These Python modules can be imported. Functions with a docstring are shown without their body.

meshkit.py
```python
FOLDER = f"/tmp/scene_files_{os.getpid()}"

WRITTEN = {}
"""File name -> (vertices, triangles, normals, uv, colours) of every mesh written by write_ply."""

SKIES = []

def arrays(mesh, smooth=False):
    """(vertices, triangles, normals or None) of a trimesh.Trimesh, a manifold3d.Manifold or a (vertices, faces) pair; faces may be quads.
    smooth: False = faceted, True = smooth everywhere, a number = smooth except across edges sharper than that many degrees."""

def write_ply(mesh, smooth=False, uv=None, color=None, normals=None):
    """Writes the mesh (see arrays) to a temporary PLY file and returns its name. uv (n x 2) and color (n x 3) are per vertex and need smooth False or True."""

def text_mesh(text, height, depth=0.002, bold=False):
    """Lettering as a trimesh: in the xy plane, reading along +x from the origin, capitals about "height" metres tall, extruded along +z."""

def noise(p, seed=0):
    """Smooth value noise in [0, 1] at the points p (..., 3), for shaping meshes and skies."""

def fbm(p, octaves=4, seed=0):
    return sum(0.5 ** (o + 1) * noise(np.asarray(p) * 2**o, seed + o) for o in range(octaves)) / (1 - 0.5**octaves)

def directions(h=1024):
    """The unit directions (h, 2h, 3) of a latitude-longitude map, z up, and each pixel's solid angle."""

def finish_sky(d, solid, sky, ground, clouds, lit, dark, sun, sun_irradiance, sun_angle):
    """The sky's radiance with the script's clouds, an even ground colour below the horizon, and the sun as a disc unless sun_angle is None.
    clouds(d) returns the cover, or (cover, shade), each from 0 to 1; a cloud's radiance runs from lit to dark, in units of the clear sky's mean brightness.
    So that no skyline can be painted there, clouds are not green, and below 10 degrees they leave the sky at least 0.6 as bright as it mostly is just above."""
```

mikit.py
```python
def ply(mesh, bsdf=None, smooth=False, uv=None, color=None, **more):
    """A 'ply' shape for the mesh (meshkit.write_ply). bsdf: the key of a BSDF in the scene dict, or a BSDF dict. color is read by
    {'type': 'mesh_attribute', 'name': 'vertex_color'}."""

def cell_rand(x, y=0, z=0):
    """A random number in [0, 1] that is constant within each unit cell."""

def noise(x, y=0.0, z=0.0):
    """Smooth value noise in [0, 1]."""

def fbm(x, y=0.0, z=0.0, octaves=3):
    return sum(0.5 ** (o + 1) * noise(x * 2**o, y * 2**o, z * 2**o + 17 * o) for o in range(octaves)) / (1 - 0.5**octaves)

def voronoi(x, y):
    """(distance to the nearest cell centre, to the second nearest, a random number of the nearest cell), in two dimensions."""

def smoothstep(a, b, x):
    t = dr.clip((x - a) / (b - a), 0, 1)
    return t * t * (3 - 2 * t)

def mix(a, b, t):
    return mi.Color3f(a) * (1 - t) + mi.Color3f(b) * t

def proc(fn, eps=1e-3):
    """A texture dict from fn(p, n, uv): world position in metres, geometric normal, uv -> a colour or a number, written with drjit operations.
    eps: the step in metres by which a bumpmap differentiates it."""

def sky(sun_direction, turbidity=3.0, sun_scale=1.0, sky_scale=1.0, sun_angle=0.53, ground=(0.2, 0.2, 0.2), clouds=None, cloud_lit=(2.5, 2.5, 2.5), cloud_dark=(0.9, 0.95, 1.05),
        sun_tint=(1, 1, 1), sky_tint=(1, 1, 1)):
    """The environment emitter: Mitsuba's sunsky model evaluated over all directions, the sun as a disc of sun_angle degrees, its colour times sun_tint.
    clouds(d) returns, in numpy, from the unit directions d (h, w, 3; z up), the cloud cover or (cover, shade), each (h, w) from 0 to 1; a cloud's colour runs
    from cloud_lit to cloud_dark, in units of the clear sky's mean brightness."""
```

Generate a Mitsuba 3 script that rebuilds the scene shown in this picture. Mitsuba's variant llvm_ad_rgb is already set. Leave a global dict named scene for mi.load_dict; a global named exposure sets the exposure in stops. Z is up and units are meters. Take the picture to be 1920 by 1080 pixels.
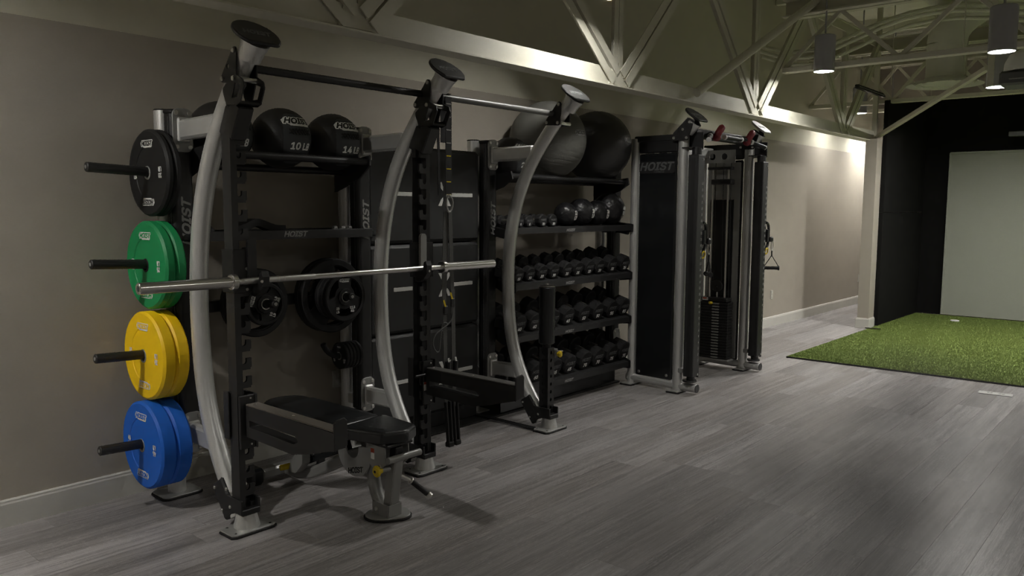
import math, numpy as np, trimesh, mitsuba as mi, drjit as dr
import shapely, shapely.affinity as aff
from shapely.geometry import Polygon, Point, box as sbox
from shapely.ops import unary_union
import mikit, meshkit
from mikit import proc, noise, fbm, cell_rand, smoothstep, mix
T = mi.ScalarTransform4f
rng = np.random.default_rng(7)
scene, labels = {}, {}

# ------------------------------------------------------------------ camera
exposure = 3.95
EYE = np.array([0.0, -4.233, 1.53])
YAW, PITCH, ROLL = math.radians(41.0145), math.radians(5.7437), math.radians(0.3206)
fw = np.array([math.cos(YAW)*math.cos(PITCH), math.sin(YAW)*math.cos(PITCH), -math.sin(PITCH)])
rt = np.array([math.sin(YAW), -math.cos(YAW), 0.0])
up = np.cross(rt, fw)
up = -math.sin(ROLL)*rt + math.cos(ROLL)*up
scene['camera'] = {'type': 'perspective', 'fov': 65.547, 'fov_axis': 'x', 'near_clip': 0.05, 'far_clip': 100.0,
                   'to_world': T().look_at(origin=EYE.tolist(), target=(EYE+fw).tolist(), up=up.tolist())}

# ------------------------------------------------------------------ light levels
# pendant downlights (built as lamps further down): radiance of the lamp face
LAMP = (28.6, 27.8, 26.2)
SMOKE = 0.5   # extinction of the densest wisps, per metre
# (x, y, z of the rim, radius, height, strength)
PENDANTS = [(-0.30, -0.76, 2.86, 0.095, 0.33, 2.8), (4.3, -1.30, 2.86, 0.095, 0.33, 0.75), (7.85, -1.36, 2.85, 0.095, 0.34, 1.0), (11.6, -0.50, 2.86, 0.095, 0.36, 0.65),
            (7.1, -2.97, 2.73, 0.095, 0.34, 0.8), (10.0, -2.45, 2.85, 0.125, 0.36, 1.5), (-0.4, -4.6, 2.86, 0.095, 0.33, 0.5), (3.9, -5.6, 2.86, 0.095, 0.33, 0.7), (7.4, -5.4, 2.73, 0.095, 0.33, 0.5), (10.2, -5.2, 2.85, 0.125, 0.36, 1.2), (-0.4, -7.6, 2.86, 0.095, 0.33, 0.6), (3.9, -7.8, 2.86, 0.095, 0.33, 0.8), (13.25, -0.45, 2.86, 0.095, 0.36, 1.7)]

# ------------------------------------------------------------------ helpers
def lin(r, g, b):
    return [float(((c/255+0.055)/1.055)**2.4 if c > 10 else c/255/12.92) for c in (r, g, b)]
def nrm(v):
    v = np.asarray(v, float); return v/np.linalg.norm(v)
def frame(o, ux, uy):
    ux, uy = nrm(ux), nrm(uy); M = np.eye(4); M[:3, 0], M[:3, 1], M[:3, 2], M[:3, 3] = ux, uy, np.cross(ux, uy), o
    return M
def axis_frame(o, d):
    d = nrm(d); a = np.array([0, 0, 1.0]) if abs(d[2]) < 0.9 else np.array([1.0, 0, 0])
    ux = nrm(np.cross(a, d)); M = np.eye(4); M[:3, 0], M[:3, 1], M[:3, 2], M[:3, 3] = ux, np.cross(d, ux), d, o
    return M
def xf(m, M):
    m = m.copy(); m.apply_transform(M)
    return m
def cat(*ms):
    ms = [m for g in ms for m in (g if isinstance(g, (list, tuple)) else [g])]
    return trimesh.util.concatenate(ms)
def box(c, s, r=0.0):
    """box at centre c, size s, edges chamfered by r"""
    h = np.asarray(s, float)/2
    if r <= 0:
        m = trimesh.creation.box(extents=s); m.apply_translation(c); return m
    r = min(r, *(h*0.98)); pts = []
    for sg in np.ndindex(2, 2, 2):
        g = np.array(sg)*2-1
        for k in range(3):
            q = h-r; q[k] = h[k]; pts.append(g*q)
    m = trimesh.convex.convex_hull(np.array(pts)); m.apply_translation(c); return m
def bb(x0, x1, y0, y1, z0, z1, r=0.0):
    return box(((x0+x1)/2, (y0+y1)/2, (z0+z1)/2), (abs(x1-x0), abs(y1-y0), abs(z1-z0)), r)
def bar(p0, p1, w, h, r=0.0, upv=(0, 0, 1)):
    """rectangular bar from p0 to p1, w across, h along upv"""
    p0, p1 = np.asarray(p0, float), np.asarray(p1, float); d = p1-p0; L = np.linalg.norm(d); d = d/L
    a = np.cross(upv, d); a = nrm(a) if np.linalg.norm(a) > 1e-6 else np.array([1.0, 0, 0])
    M = np.eye(4); M[:3, 0], M[:3, 1], M[:3, 2], M[:3, 3] = a, np.cross(d, a), d, (p0+p1)/2
    return xf(box((0, 0, 0), (w, h, L), r), M)
def lathe(prof, o=(0, 0, 0), d=(0, 0, 1), n=24):
    """revolve (radius, height) rows about axis d from o; closed when its ends have radius 0"""
    prof = np.asarray(prof, float); k = len(prof); a = np.arange(n)*2*np.pi/n
    v = np.stack([prof[:, None, 0]*np.cos(a), prof[:, None, 0]*np.sin(a), np.repeat(prof[:, 1:2], n, 1)], -1).reshape(-1, 3)
    i, j = np.meshgrid(np.arange(k-1), np.arange(n), indexing='ij'); j2 = (j+1) % n
    q = np.stack([i*n+j, i*n+j2, (i+1)*n+j2, (i+1)*n+j], -1).reshape(-1, 4)
    f = np.vstack([q[:, [0, 1, 2]], q[:, [0, 2, 3]]])
    m = trimesh.Trimesh(v, f, process=False); m.merge_vertices(); m.update_faces(m.nondegenerate_faces())
    return xf(m, axis_frame(o, d))
def cyl(p0, p1, r, n=20, c=0.0, r2=None):
    p0, p1 = np.asarray(p0, float), np.asarray(p1, float); L = np.linalg.norm(p1-p0); r2 = r if r2 is None else r2
    pr = [(0, 0), (r-c, 0), (r, c), (r2, L-c), (r2-c, L), (0, L)] if c > 0 else [(0, 0), (r, 0), (r2, L), (0, L)]
    return lathe(pr, p0, p1-p0, n)
def ring(o, d, r0, r1, h, n=32, c=0.0):
    pr = [(r0, 0), (r1-c, 0), (r1, c), (r1, h-c), (r1-c, h), (r0, h), (r0, 0)]
    return lathe(pr, o, d, n)
def smooth_path(pts, n):
    from scipy.interpolate import CubicSpline
    p = np.asarray(pts, float); t = np.r_[0, np.cumsum(np.linalg.norm(np.diff(p, axis=0), axis=1))]
    return CubicSpline(t, p)(np.linspace(0, t[-1], n))
def sweep(pts, sec, caps=True, upv=None):
    """sweep a closed 2-d section (or a radius) along a path"""
    p = np.asarray(pts, float)
    if np.isscalar(sec):
        a = np.arange(14)*2*np.pi/14; sec = np.c_[np.cos(a), np.sin(a)]*sec
    sec = np.asarray(sec, float); t = np.gradient(p, axis=0); t /= np.linalg.norm(t, axis=1, keepdims=True)
    u = np.asarray(upv, float) if upv is not None else (np.array([0, 0, 1.0]) if abs(t[0][2]) < 0.9 else np.array([1.0, 0, 0]))
    V = []
    for q, d in zip(p, t):
        a = nrm(np.cross(u, d)); b = np.cross(d, a)
        if upv is None: u = b
        V.append(q+sec[:, :1]*a+sec[:, 1:]*b)
    k, n = len(p), len(sec); V = np.vstack(V)
    i, j = np.meshgrid(np.arange(k-1), np.arange(n), indexing='ij'); j2 = (j+1) % n
    q = np.stack([i*n+j, i*n+j2, (i+1)*n+j2, (i+1)*n+j], -1).reshape(-1, 4)
    F = [q[:, [0, 1, 2]], q[:, [0, 2, 3]]]
    if caps:
        c0, c1 = len(V), len(V)+1; V = np.vstack([V, p[:1], p[-1:]]); jj = np.arange(n); j3 = (jj+1) % n
        F += [np.c_[np.full(n, c0), j3, jj], np.c_[np.full(n, c1), (k-1)*n+jj, (k-1)*n+j3]]
    return trimesh.Trimesh(V, np.vstack(F), process=False)
def prism(poly, depth, M=None, z0=0.0):
    poly = poly if hasattr(poly, 'geom_type') else Polygon(poly)
    ms = [trimesh.creation.extrude_polygon(g, depth, engine='earcut') for g in getattr(poly, 'geoms', [poly]) if g.area > 1e-9]
    m = cat(ms); m.apply_translation([0, 0, z0])
    return m if M is None else xf(m, M)
def slab(poly, depth, c, M=None):
    """prism with chamfered rims on both faces (convex outlines)"""
    poly = poly if hasattr(poly, 'geom_type') else Polygon(poly); s = poly.buffer(-c, join_style=2)
    a, b = np.array(poly.exterior.coords)[:-1], np.array(s.exterior.coords)[:-1]
    pts = np.vstack([np.c_[b, np.zeros(len(b))], np.c_[a, np.full(len(a), c)], np.c_[a, np.full(len(a), depth-c)], np.c_[b, np.full(len(b), depth)]])
    m = trimesh.convex.convex_hull(pts)
    return m if M is None else xf(m, M)
def rrect(w, h, r, n=4):
    return sbox(-w/2+r, -h/2+r, w/2-r, h/2-r).buffer(r, quad_segs=n)
_txt = {}
def text_poly(s, bold=True, slant=0.0):
    """the outline of lettering, capitals 1 tall, centred on the origin"""
    k = (s, bold, slant)
    if k not in _txt:
        m = meshkit.text_mesh(s, 1.0, 0.1, bold); top = m.face_normals[:, 2] > 0.5
        p = unary_union([Polygon(t[:, :2]).buffer(1e-4) for t in m.triangles[top]]).buffer(.03 if bold else 1e-4, join_style=2).simplify(0.012)
        x0, y0, x1, y1 = p.bounds; p = aff.translate(p, -(x0+x1)/2, -(y0+y1)/2)
        _txt[k] = aff.affine_transform(p, [1, slant, 0, 1, 0, 0])
    return _txt[k]
def text(s, h, M, th=0.0008, bold=True, slant=0.0, wide=1.0):
    return prism(aff.scale(text_poly(s, bold, slant), h*wide, h, origin=(0, 0)), th, M)
FACE_Y = lambda o: frame(o, (1, 0, 0), (0, 0, 1))          # on a surface that faces the room
FACE_X = lambda o: frame(o, (0, -1, 0), (0, 0, 1))         # on a surface that faces along the wall, to the left end
def rotz(M, deg):
    a = math.radians(deg); R = np.eye(4); R[0, 0] = R[1, 1] = math.cos(a); R[0, 1], R[1, 0] = -math.sin(a), math.sin(a)
    return M @ R
def shift(M, x, y, z=0.0):
    S = np.eye(4); S[:3, 3] = (x, y, z); return M @ S
def badge_poly(h):
    t = aff.scale(text_poly('HOIST', True, 0.22), h*1.08, h, origin=(0, 0))
    x0, y0, x1, y1 = t.bounds; base = t.buffer(h*0.17, join_style=2)
    plate = Polygon([(x0-h*.42, h*.05), (x0+h*.05, h*.62), (x0+h*.1, -h*.3), (x0-h*.12, -h*.72)])
    under = Polygon([(x0+h*.7, -h*.5), (x1-h*.1, -h*.5), (x1-h*.45, -h*.92), (x0+h*1.0, -h*.92)])
    plate = unary_union([plate, under, sbox(x0+h*.1, -h*.5, x1-h*.2, h*.5)])
    return unary_union([base, plate]).buffer(0), t

_count = {}
def key_for(k):
    if k not in _count and k not in scene and k not in labels:
        _count[k] = 0; return k
    _count[k] = _count.get(k, 0)+1
    return f'{k}_{_count[k]:03d}'
def thing(name, label, cat_, group=None):
    k = key_for(name); labels[k] = {'label': label, 'category': cat_}
    if group: labels[k]['group'] = group
    return k
def part(parent, name, mesh, mat, smooth=30, label=None, kind=None, **more):
    k = key_for(f'{parent}__{name}')
    scene[k] = mikit.ply(mesh, mat, smooth=smooth, **more)
    if label: labels.setdefault(k, {})['label'] = label
    if kind: labels.setdefault(k, {})['kind'] = kind
    return k
def tpart(parent, name, d, M=None):
    """another part from a ready shape dict"""
    k = key_for(f'{parent}__{name}')
    scene[k] = {**d, 'to_world': T(M)} if M is not None else dict(d)
    return k
def whole(name, mesh, mat, label, cat_, group=None, smooth=30, **more):
    k = key_for(name); scene[k] = mikit.ply(mesh, mat, smooth=smooth, **more)
    labels[k] = {'label': label, 'category': cat_}
    if group: labels[k]['group'] = group
    return k
def struct(name, mesh, mat, smooth=False, label=None, **more):
    k = key_for(name); scene[k] = mikit.ply(mesh, mat, smooth=smooth, **more)
    labels[k] = {'kind': 'structure', 'label': label or name.replace('_', ' ')}
    return k

# ------------------------------------------------------------------ materials
def pr(name, col, rough, metal=0.0, spec=0.5, **more):
    c = col if isinstance(col, dict) else {'type': 'rgb', 'value': list(map(float, col))}
    r = rough if isinstance(rough, dict) else float(rough)
    scene[name] = {'type': 'twosided', 'bsdf': {'type': 'principled', 'base_color': c, 'roughness': r, 'metallic': float(metal), 'specular': float(spec), **more}}
    return name
def pbump(name, col, rough, fn, scale, metal=0.0, spec=0.5, eps=1e-3):
    c = col if isinstance(col, dict) else {'type': 'rgb', 'value': list(map(float, col))}
    scene[name] = {'type': 'twosided', 'bsdf': {'type': 'bumpmap', 'arbitrary': proc(fn, eps), 'scale': float(scale),
                   'bsdf': {'type': 'principled', 'base_color': c, 'roughness': float(rough), 'metallic': float(metal), 'specular': float(spec)}}}
    return name
grain = lambda p, n, uv: fbm(p.x*420, p.y*420, p.z*420, 2)
def paint(a, b):
    def fn(p, n, uv):
        return mix(a, b, fbm(p.x*7+3, p.y*7, p.z*7, 3)*0.6+0.4*noise(p.x*240, p.y*240, p.z*240))
    return proc(fn)
pr('m_wall', paint((.305, .278, .236), (.345, .316, .270)), 0.75, spec=0.3)
pr('m_wall_upper', paint((.50, .485, .40), (.55, .53, .44)), 0.75, spec=0.3)
pr('m_trim', paint((.47, .46, .42), (.52, .51, .47)), 0.45)
pr('m_steel_paint', paint((.48, .465, .385), (.54, .525, .44)), 0.55)
pr('m_ceiling', paint((.56, .56, .475), (.66, .66, .56)), 0.8, spec=0.2)
pr('m_ceiling_dark', paint((.42, .42, .34), (.50, .50, .41)), 0.85, spec=0.2)
pr('m_wood_bare', paint((.22, .15, .08), (.30, .21, .12)), 0.8, spec=0.2)
def brushed(p, n, uv):
    return mix((.59, .59, .575), (.64, .64, .625), noise(p.x*300, p.y*300, p.z*40)*0.5+0.5*noise(p.x*700, p.y*700, p.z*700))
pr('m_silver', proc(brushed), 0.36, metal=0.6)
pr('m_silver_flat', (.30, .30, .29), 0.42, metal=0.4)
pr('m_chrome', (.72, .71, .68), 0.22, metal=1.0)
pr('m_bolt', (.62, .61, .58), 0.3, metal=1.0)
pbump('m_knurl', (.58, .57, .54), 0.34, lambda p, n, uv: dr.sin(p.x*2600)*dr.sin(p.z*2600)*0.5+0.5, 0.00022, metal=1.0)
pbump('m_black', (.0095, .0096, .010), 0.46, grain, 0.0004)
pbump('m_upright', (.019, .019, .0193), 0.48, grain, 0.0004)
pbump('m_charcoal', (.022, .022, .0225), 0.48, grain, 0.0004)
pr('m_gloss_black', (.010, .011, .012), 0.16, spec=0.55)
pr('m_rubber', (.009, .009, .0093), 0.6, spec=0.35)
pbump('m_rubber_rough', (.011, .011, .0115), 0.7, lambda p, n, uv: fbm(p.x*260, p.y*260, p.z*260, 2), 0.0012, spec=0.35)
def leather(p, n, uv):
    return fbm(p.x*160, p.y*160, p.z*160, 3)
pbump('m_vinyl', (.011, .012, .013), 0.36, leather, 0.0007)
pbump('m_vinyl_grey', (.020, .0207, .021), 0.5, leather, 0.0007, spec=0.4)
pbump('m_ball_panel', (.030, .033, .035), 0.55, leather, 0.0012)
pbump('m_ball_black', (.012, .012, .0125), 0.45, leather, 0.0012)
pbump('m_ball_leather', (.011, .011, .012), 0.32, lambda p, n, uv: fbm(p.x*45, p.y*45, p.z*45, 3), 0.006)
pr('m_green', (.010, .22, .07), 0.5, spec=0.4)
pr('m_yellow', (.84, .54, .006), 0.5, spec=0.4)
pr('m_blue', (.012, .115, .54), 0.5, spec=0.4)
pr('m_yellow_knob', (.58, .42, .01), 0.35)
pr('m_red_grip', (.165, .012, .018), 0.5)
pr('m_print_white', (.62, .62, .60), 0.6, spec=0.3)
pr('m_print_grey', (.24, .24, .235), 0.55, spec=0.3)
pr('m_print_dim', (.085, .088, .088), 0.5)
pr('m_print_black', (.012, .012, .012), 0.5)
pr('m_print_red', (.32, .045, .02), 0.5)
pr('m_webbing', (.020, .020, .020), 0.8, spec=0.2)
pr('m_webbing_grey', (.085, .085, .082), 0.8, spec=0.2)
pr('m_gymball_grey', (.105, .105, .095), 0.5, spec=0.35)
pr('m_gymball_black', (.026, .026, .025), 0.42, spec=0.4)
pr('m_outlet', (.42, .41, .37), 0.4)
pr('m_floor_plate', (.42, .42, .41), 0.4)
pr('m_curtain', proc(lambda p, n, uv: mix((.0060, .0060, .0060), (.0095, .0095, .0092), fbm(p.x*30, p.y*30, p.z*8, 3))), 0.9, spec=0.1)
pr('m_screen', proc(lambda p, n, uv: mix((.30, .31, .265), (.34, .35, .30), noise(p.y*300, p.z*300, p.x*10))), 0.7, spec=0.25)
pr('m_lamp_can', (.30, .30, .315), 0.5, spec=0.4)
pr('m_lamp_inside', (.75, .75, .74), 0.5)
pr('m_mat', proc(lambda p, n, uv: mix((.010, .010, .010), (.020, .020, .020), noise(p.x*300, p.y*300, p.z*100))), 0.7, spec=0.3)
def turf_col(p, n, uv):
    b = noise(p.x*150, p.y*420, 0.0)
    c = mix((.078, .110, .026), (.185, .232, .062), b)
    return mix(c, mi.Color3f(.105, .150, .040), 0.55*fbm(p.x*1.7, p.y*1.7, 2.0, 3))
pr('m_wear', (.135, .122, .108), 0.5)
pr('m_wear_dark', (.060, .058, .054), 0.45)
pr('m_bench_silver', (.27, .27, .26), 0.40, metal=0.45)
pr('m_end_cap', (.035, .035, .036), 0.5)
pr('m_bar_grey', (.13, .13, .125), 0.42, metal=0.2)
pr('m_turf', proc(turf_col), 0.85, spec=0.2)
PLANK_W, PLANK_L = 0.178, 1.22
def wood(seed, a, b):
    def fn(p, n, uv):
        row = dr.floor(-p.y/PLANK_W); o = cell_rand(row, seed, 5)*37+seed*11.3
        x, y = p.x+o, p.y+o*3
        yy = y+.010*fbm(x*1.3, y*3, o, 2)
        fine = fbm(x*9, yy*330, o, 3)
        mid = fbm(x*3.2, yy*95, o+4, 3)
        cath = noise(x*1.6+2.5*fbm(x*1.1, yy*16, o+9, 2), yy*34, o)
        flecks = smoothstep(.62, .80, noise(x*46, yy*420, o+2))*noise(x*5, yy*24, o+6)
        t = dr.clip(0.40*fine+0.34*mid+0.26*cath+0.30*flecks, 0, 1)
        return mix(a, b, smoothstep(0.22, 0.80, t))
    return proc(fn)
TONES = [tuple((r_*1.28, g_*1.28, b_*1.315) for r_, g_, b_ in ab) for ab in [((.105, .098, .093), (.220, .208, .200)), ((.125, .117, .112), (.250, .238, .230)), ((.090, .084, .080), (.190, .180, .173)),
         ((.112, .106, .103), (.265, .252, .245)), ((.100, .092, .086), (.205, .192, .183)), ((.120, .114, .110), (.232, .222, .216))]]
for i, (a, b) in enumerate(TONES):
    pr(f'm_plank_{i}', wood(i, a, b), 0.42, spec=0.42)
pr('m_subfloor', (.035, .033, .032), 0.8)

# ------------------------------------------------------------------ room shell
struct('floor', bb(-4, 15, -9.2, 0.02, -0.06, -0.0045), 'm_subfloor', label='wood-look plank floor')
def in_view(c, pad):
    v = np.array([[c[0]-EYE[0], c[1]-EYE[1], c[2]-EYE[2]]]) @ np.array([rt, up, fw]).T
    return v[0, 2] > 0.3 and abs(v[0, 0]) < v[0, 2]*(0.644+pad) and -v[0, 2]*(0.362+pad) < v[0, 1] < v[0, 2]*0.5
planks = []
r = 0
y = 0.0
while y > -9.0:
    x = -4.0-rng.uniform(0, PLANK_L)
    while x < 14.6:
        x0, x1 = max(x, -4.0), min(x+PLANK_L, 14.6)
        if x1-x0 > 0.05: planks.append((x0, x1, y-PLANK_W, y))
        x += PLANK_L
    y -= PLANK_W; r += 1
def plank_mesh(a):
    x0, x1, y0, y1 = a
    return bb(x0+.0002, x1-.0002, y0+.0002, y1-.0002, -0.0055, 0.0, 0.0006)
seen = [a for a in planks if in_view(((a[0]+a[1])/2, (a[2]+a[3])/2, 0), 0.12)]
seen.sort(key=lambda a: math.hypot((a[0]+a[1])/2-EYE[0], (a[2]+a[3])/2-EYE[1]))
seen = seen[:295]; sset = set(seen)
last = -1
for a in seen:
    k = int(rng.integers(0, len(TONES)))
    if k == last: k = (k+1) % len(TONES)
    last = k
    part('floor', 'plank', plank_mesh(a), f'm_plank_{k}', smooth=False)
part('floor', 'far_planks', cat([plank_mesh(a) for a in planks if a not in sset]), 'm_plank_1', smooth=False, label='floor planks further off', kind='stuff')

struct('wall_back', bb(-4, 14.2, -0.0, 0.14, 0.0, 2.41), 'm_wall', label='greige painted wall behind the racks')
struct('wall_back_upper', bb(-4, 14.2, 0.008, 0.14, 2.41, 4.5), 'm_wall_upper', label='paler upper wall above the paint line')
struct('wall_end', bb(14.05, 14.2, -9.2, 0.0, 0.0, 4.5), 'm_wall', label='end wall of the corridor')
struct('wall_left', bb(-4.15, -4.0, -9.2, 0.14, 0.0, 4.5), 'm_wall')
struct('wall_front', bb(-4.15, 14.2, -9.35, -9.2, 0.0, 4.5), 'm_wall')
def baseboard(x0, x1, y, h=0.132, t=0.016):
    prof = [(0, 0), (t, 0), (t, h-0.022), (t*0.75, h-0.014), (t*0.75, h-0.006), (t*0.3, h), (0, h)]
    return prism(prof, x1-x0, frame((x0, y, 0), (0, -1, 0), (0, 0, 1)) @ np.diag([1, 1, -1, 1]))
bm = baseboard(-4.0, 14.05, 0.0); bm.invert() if bm.volume < 0 else None
struct('baseboard_back', bm, 'm_trim', smooth=20, label='white baseboard along the back wall')
# partition beside the golf bay, its end seen as a pale pillar
struct('wall_partition', bb(10.72, 13.2, -1.02, -0.88, 0.0, 2.43), 'm_wall', label='end of the partition beside the golf bay')
struct('baseboard_partition', cat(bb(10.70, 12.0, -1.035, -0.865, 0.0, 0.122, .004), bb(10.706, 12.0, -1.03, -0.87, 0.12, 0.134, .004)), 'm_trim', label='white baseboard wrapped round the partition end')
# golf bay
side = thing('bay_side_panel', 'black fabric side panel of the golf bay on the right of the pale partition end', 'panel')
part(side, 'fabric', bb(10.93, 12.86, -1.075, -1.022, 0.019, 1.50, .004), 'm_curtain', smooth=False)
part(side, 'fabric', prism(Polygon([(10.93, 1.503), (12.86, 1.503), (12.86, 3.10), (11.06, 2.94), (10.93, 2.925)]), .053, frame((0, -1.022, 0), (1, 0, 0), (0, 0, 1))), 'm_curtain', smooth=False)
backp = thing('bay_back_panel', 'black backdrop panel at the far end of the turf behind the projection screen', 'panel')
part(backp, 'fabric', bb(12.80, 12.86, -6.2, -1.0755, 0.019, 3.12), 'm_curtain', smooth=False)
part(backp, 'wall_bracket', cat(bb(12.2, 12.3, -3.2, -2.2, 2.50, 2.56, .005), bb(12.23, 12.27, -2.75, -2.65, 2.56, 2.60, .005), cyl((12.25, -2.7, 2.6), (12.25, -2.7, 3.1), .012)), 'm_print_dim')
scr = thing('projection_screen', 'large pale grey-green golf projection screen hung at the end of the turf', 'screen')
part(scr, 'cloth', bb(12.735, 12.745, -5.0, -1.42, 0.03, 2.34, .002), 'm_screen', smooth=False)
part(scr, 'hem', cat(bb(12.728, 12.752, -5.0, -1.412, 2.325, 2.355, .004), bb(12.728, 12.752, -1.43, -1.405, 0.03, 2.34, .004)), 'm_screen')

# turf
tk = thing('putting_turf', 'green artificial putting turf laid over the plank floor in front of the screen', 'turf')
tp = Polygon([(8.02, -1.045), (12.75, -1.08), (12.75, -6.0), (8.12, -6.0)])
part(tk, 'base', prism(tp, 0.018), 'm_turf', smooth=False)
part(tk, 'rubber_edge', cat(bar((8.017, -1.04, .007), (8.117, -6.0, .007), .012, .014), bar((8.02, -1.042, .006), (12.7, -1.077, .006), .010, .012)), 'm_rubber', smooth=False)
nb = 150000
u = rng.random((nb, 2)); bx = 8.03+u[:, 0]**1.25*4.7; by = -1.06-u[:, 1]*4.2
lean = rng.normal(0, .006, (nb, 2)); h = rng.uniform(.010, .017, nb); w = 0.0022+0.0012*rng.random(nb); a = rng.uniform(0, 2*np.pi, nb)
p0 = np.c_[bx+np.cos(a)*w, by+np.sin(a)*w, np.full(nb, .0175)]; p1 = np.c_[bx-np.cos(a)*w, by-np.sin(a)*w, np.full(nb, .0175)]; p2 = np.c_[bx+lean[:, 0], by+lean[:, 1], .0175+h]
part(tk, 'grass_blade', (np.stack([p0, p1, p2], 1).reshape(-1, 3), np.arange(3*nb).reshape(-1, 3)), 'm_turf', smooth=False, kind='stuff', label='short green turf fibres')
whole('putting_hole_disc', lathe([(0, .034), (.052, .034), (.056, .030), (.056, .018)], (12.15, -1.72, 0), (0, 0, 1), 28), 'm_print_white', 'small white disc lying on the turf near the screen corner', 'disc')
whole('alignment_stick', bar((10.62, -1.02, .022), (10.55, -1.22, .036), .02, .012, .003), 'm_print_black', 'short black stick lying across the left edge of the turf by the partition', 'stick')
fb = thing('floor_outlet', 'pale floor outlet plate with two dark sockets set in the planks beside the turf', 'floor outlet')
fM = frame((7.60, -3.0, 0.0), (0.18, -1, 0), (1, 0.18, 0))
part(fb, 'plate', slab(rrect(.25, .105, .008), .006, .0015, shift(fM, 0, 0, -.006) @ np.diag([1, 1, -1, 1]) if False else frame((7.60, -3.0, 0.0005), (1, .1, 0), (-.1, 1, 0)) @ np.array([[0, 1, 0, 0], [-1, 0, 0, 0], [0, 0, 1, 0], [0, 0, 0, 1.]])), 'm_floor_plate')
for dy in (-.055, -.03, .03, .055):
    part(fb, 'socket', cyl((7.60, -3.0+dy, .006), (7.60, -3.0+dy, .0075), .010, 12), 'm_print_dim')
for x, z, lb in ((10.05, .42, 'white wall outlet on the bare wall right of the cable machine'), (13.5, .42, 'white wall outlet far along the wall close to the partition'), (3.12, .412, 'white wall outlet low behind the bench below the small plates')):
    o = thing('wall_outlet', lb, 'outlet')
    part(o, 'plate', slab(rrect(.074, .118, .006), .007, .002, FACE_Y((x, -.0005, z))), 'm_outlet')
    for dz in (-.02, .02):
        part(o, 'socket', slab(rrect(.032, .026, .010), .003, .0008, FACE_Y((x, -.0075, z+dz))), 'm_trim')

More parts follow.
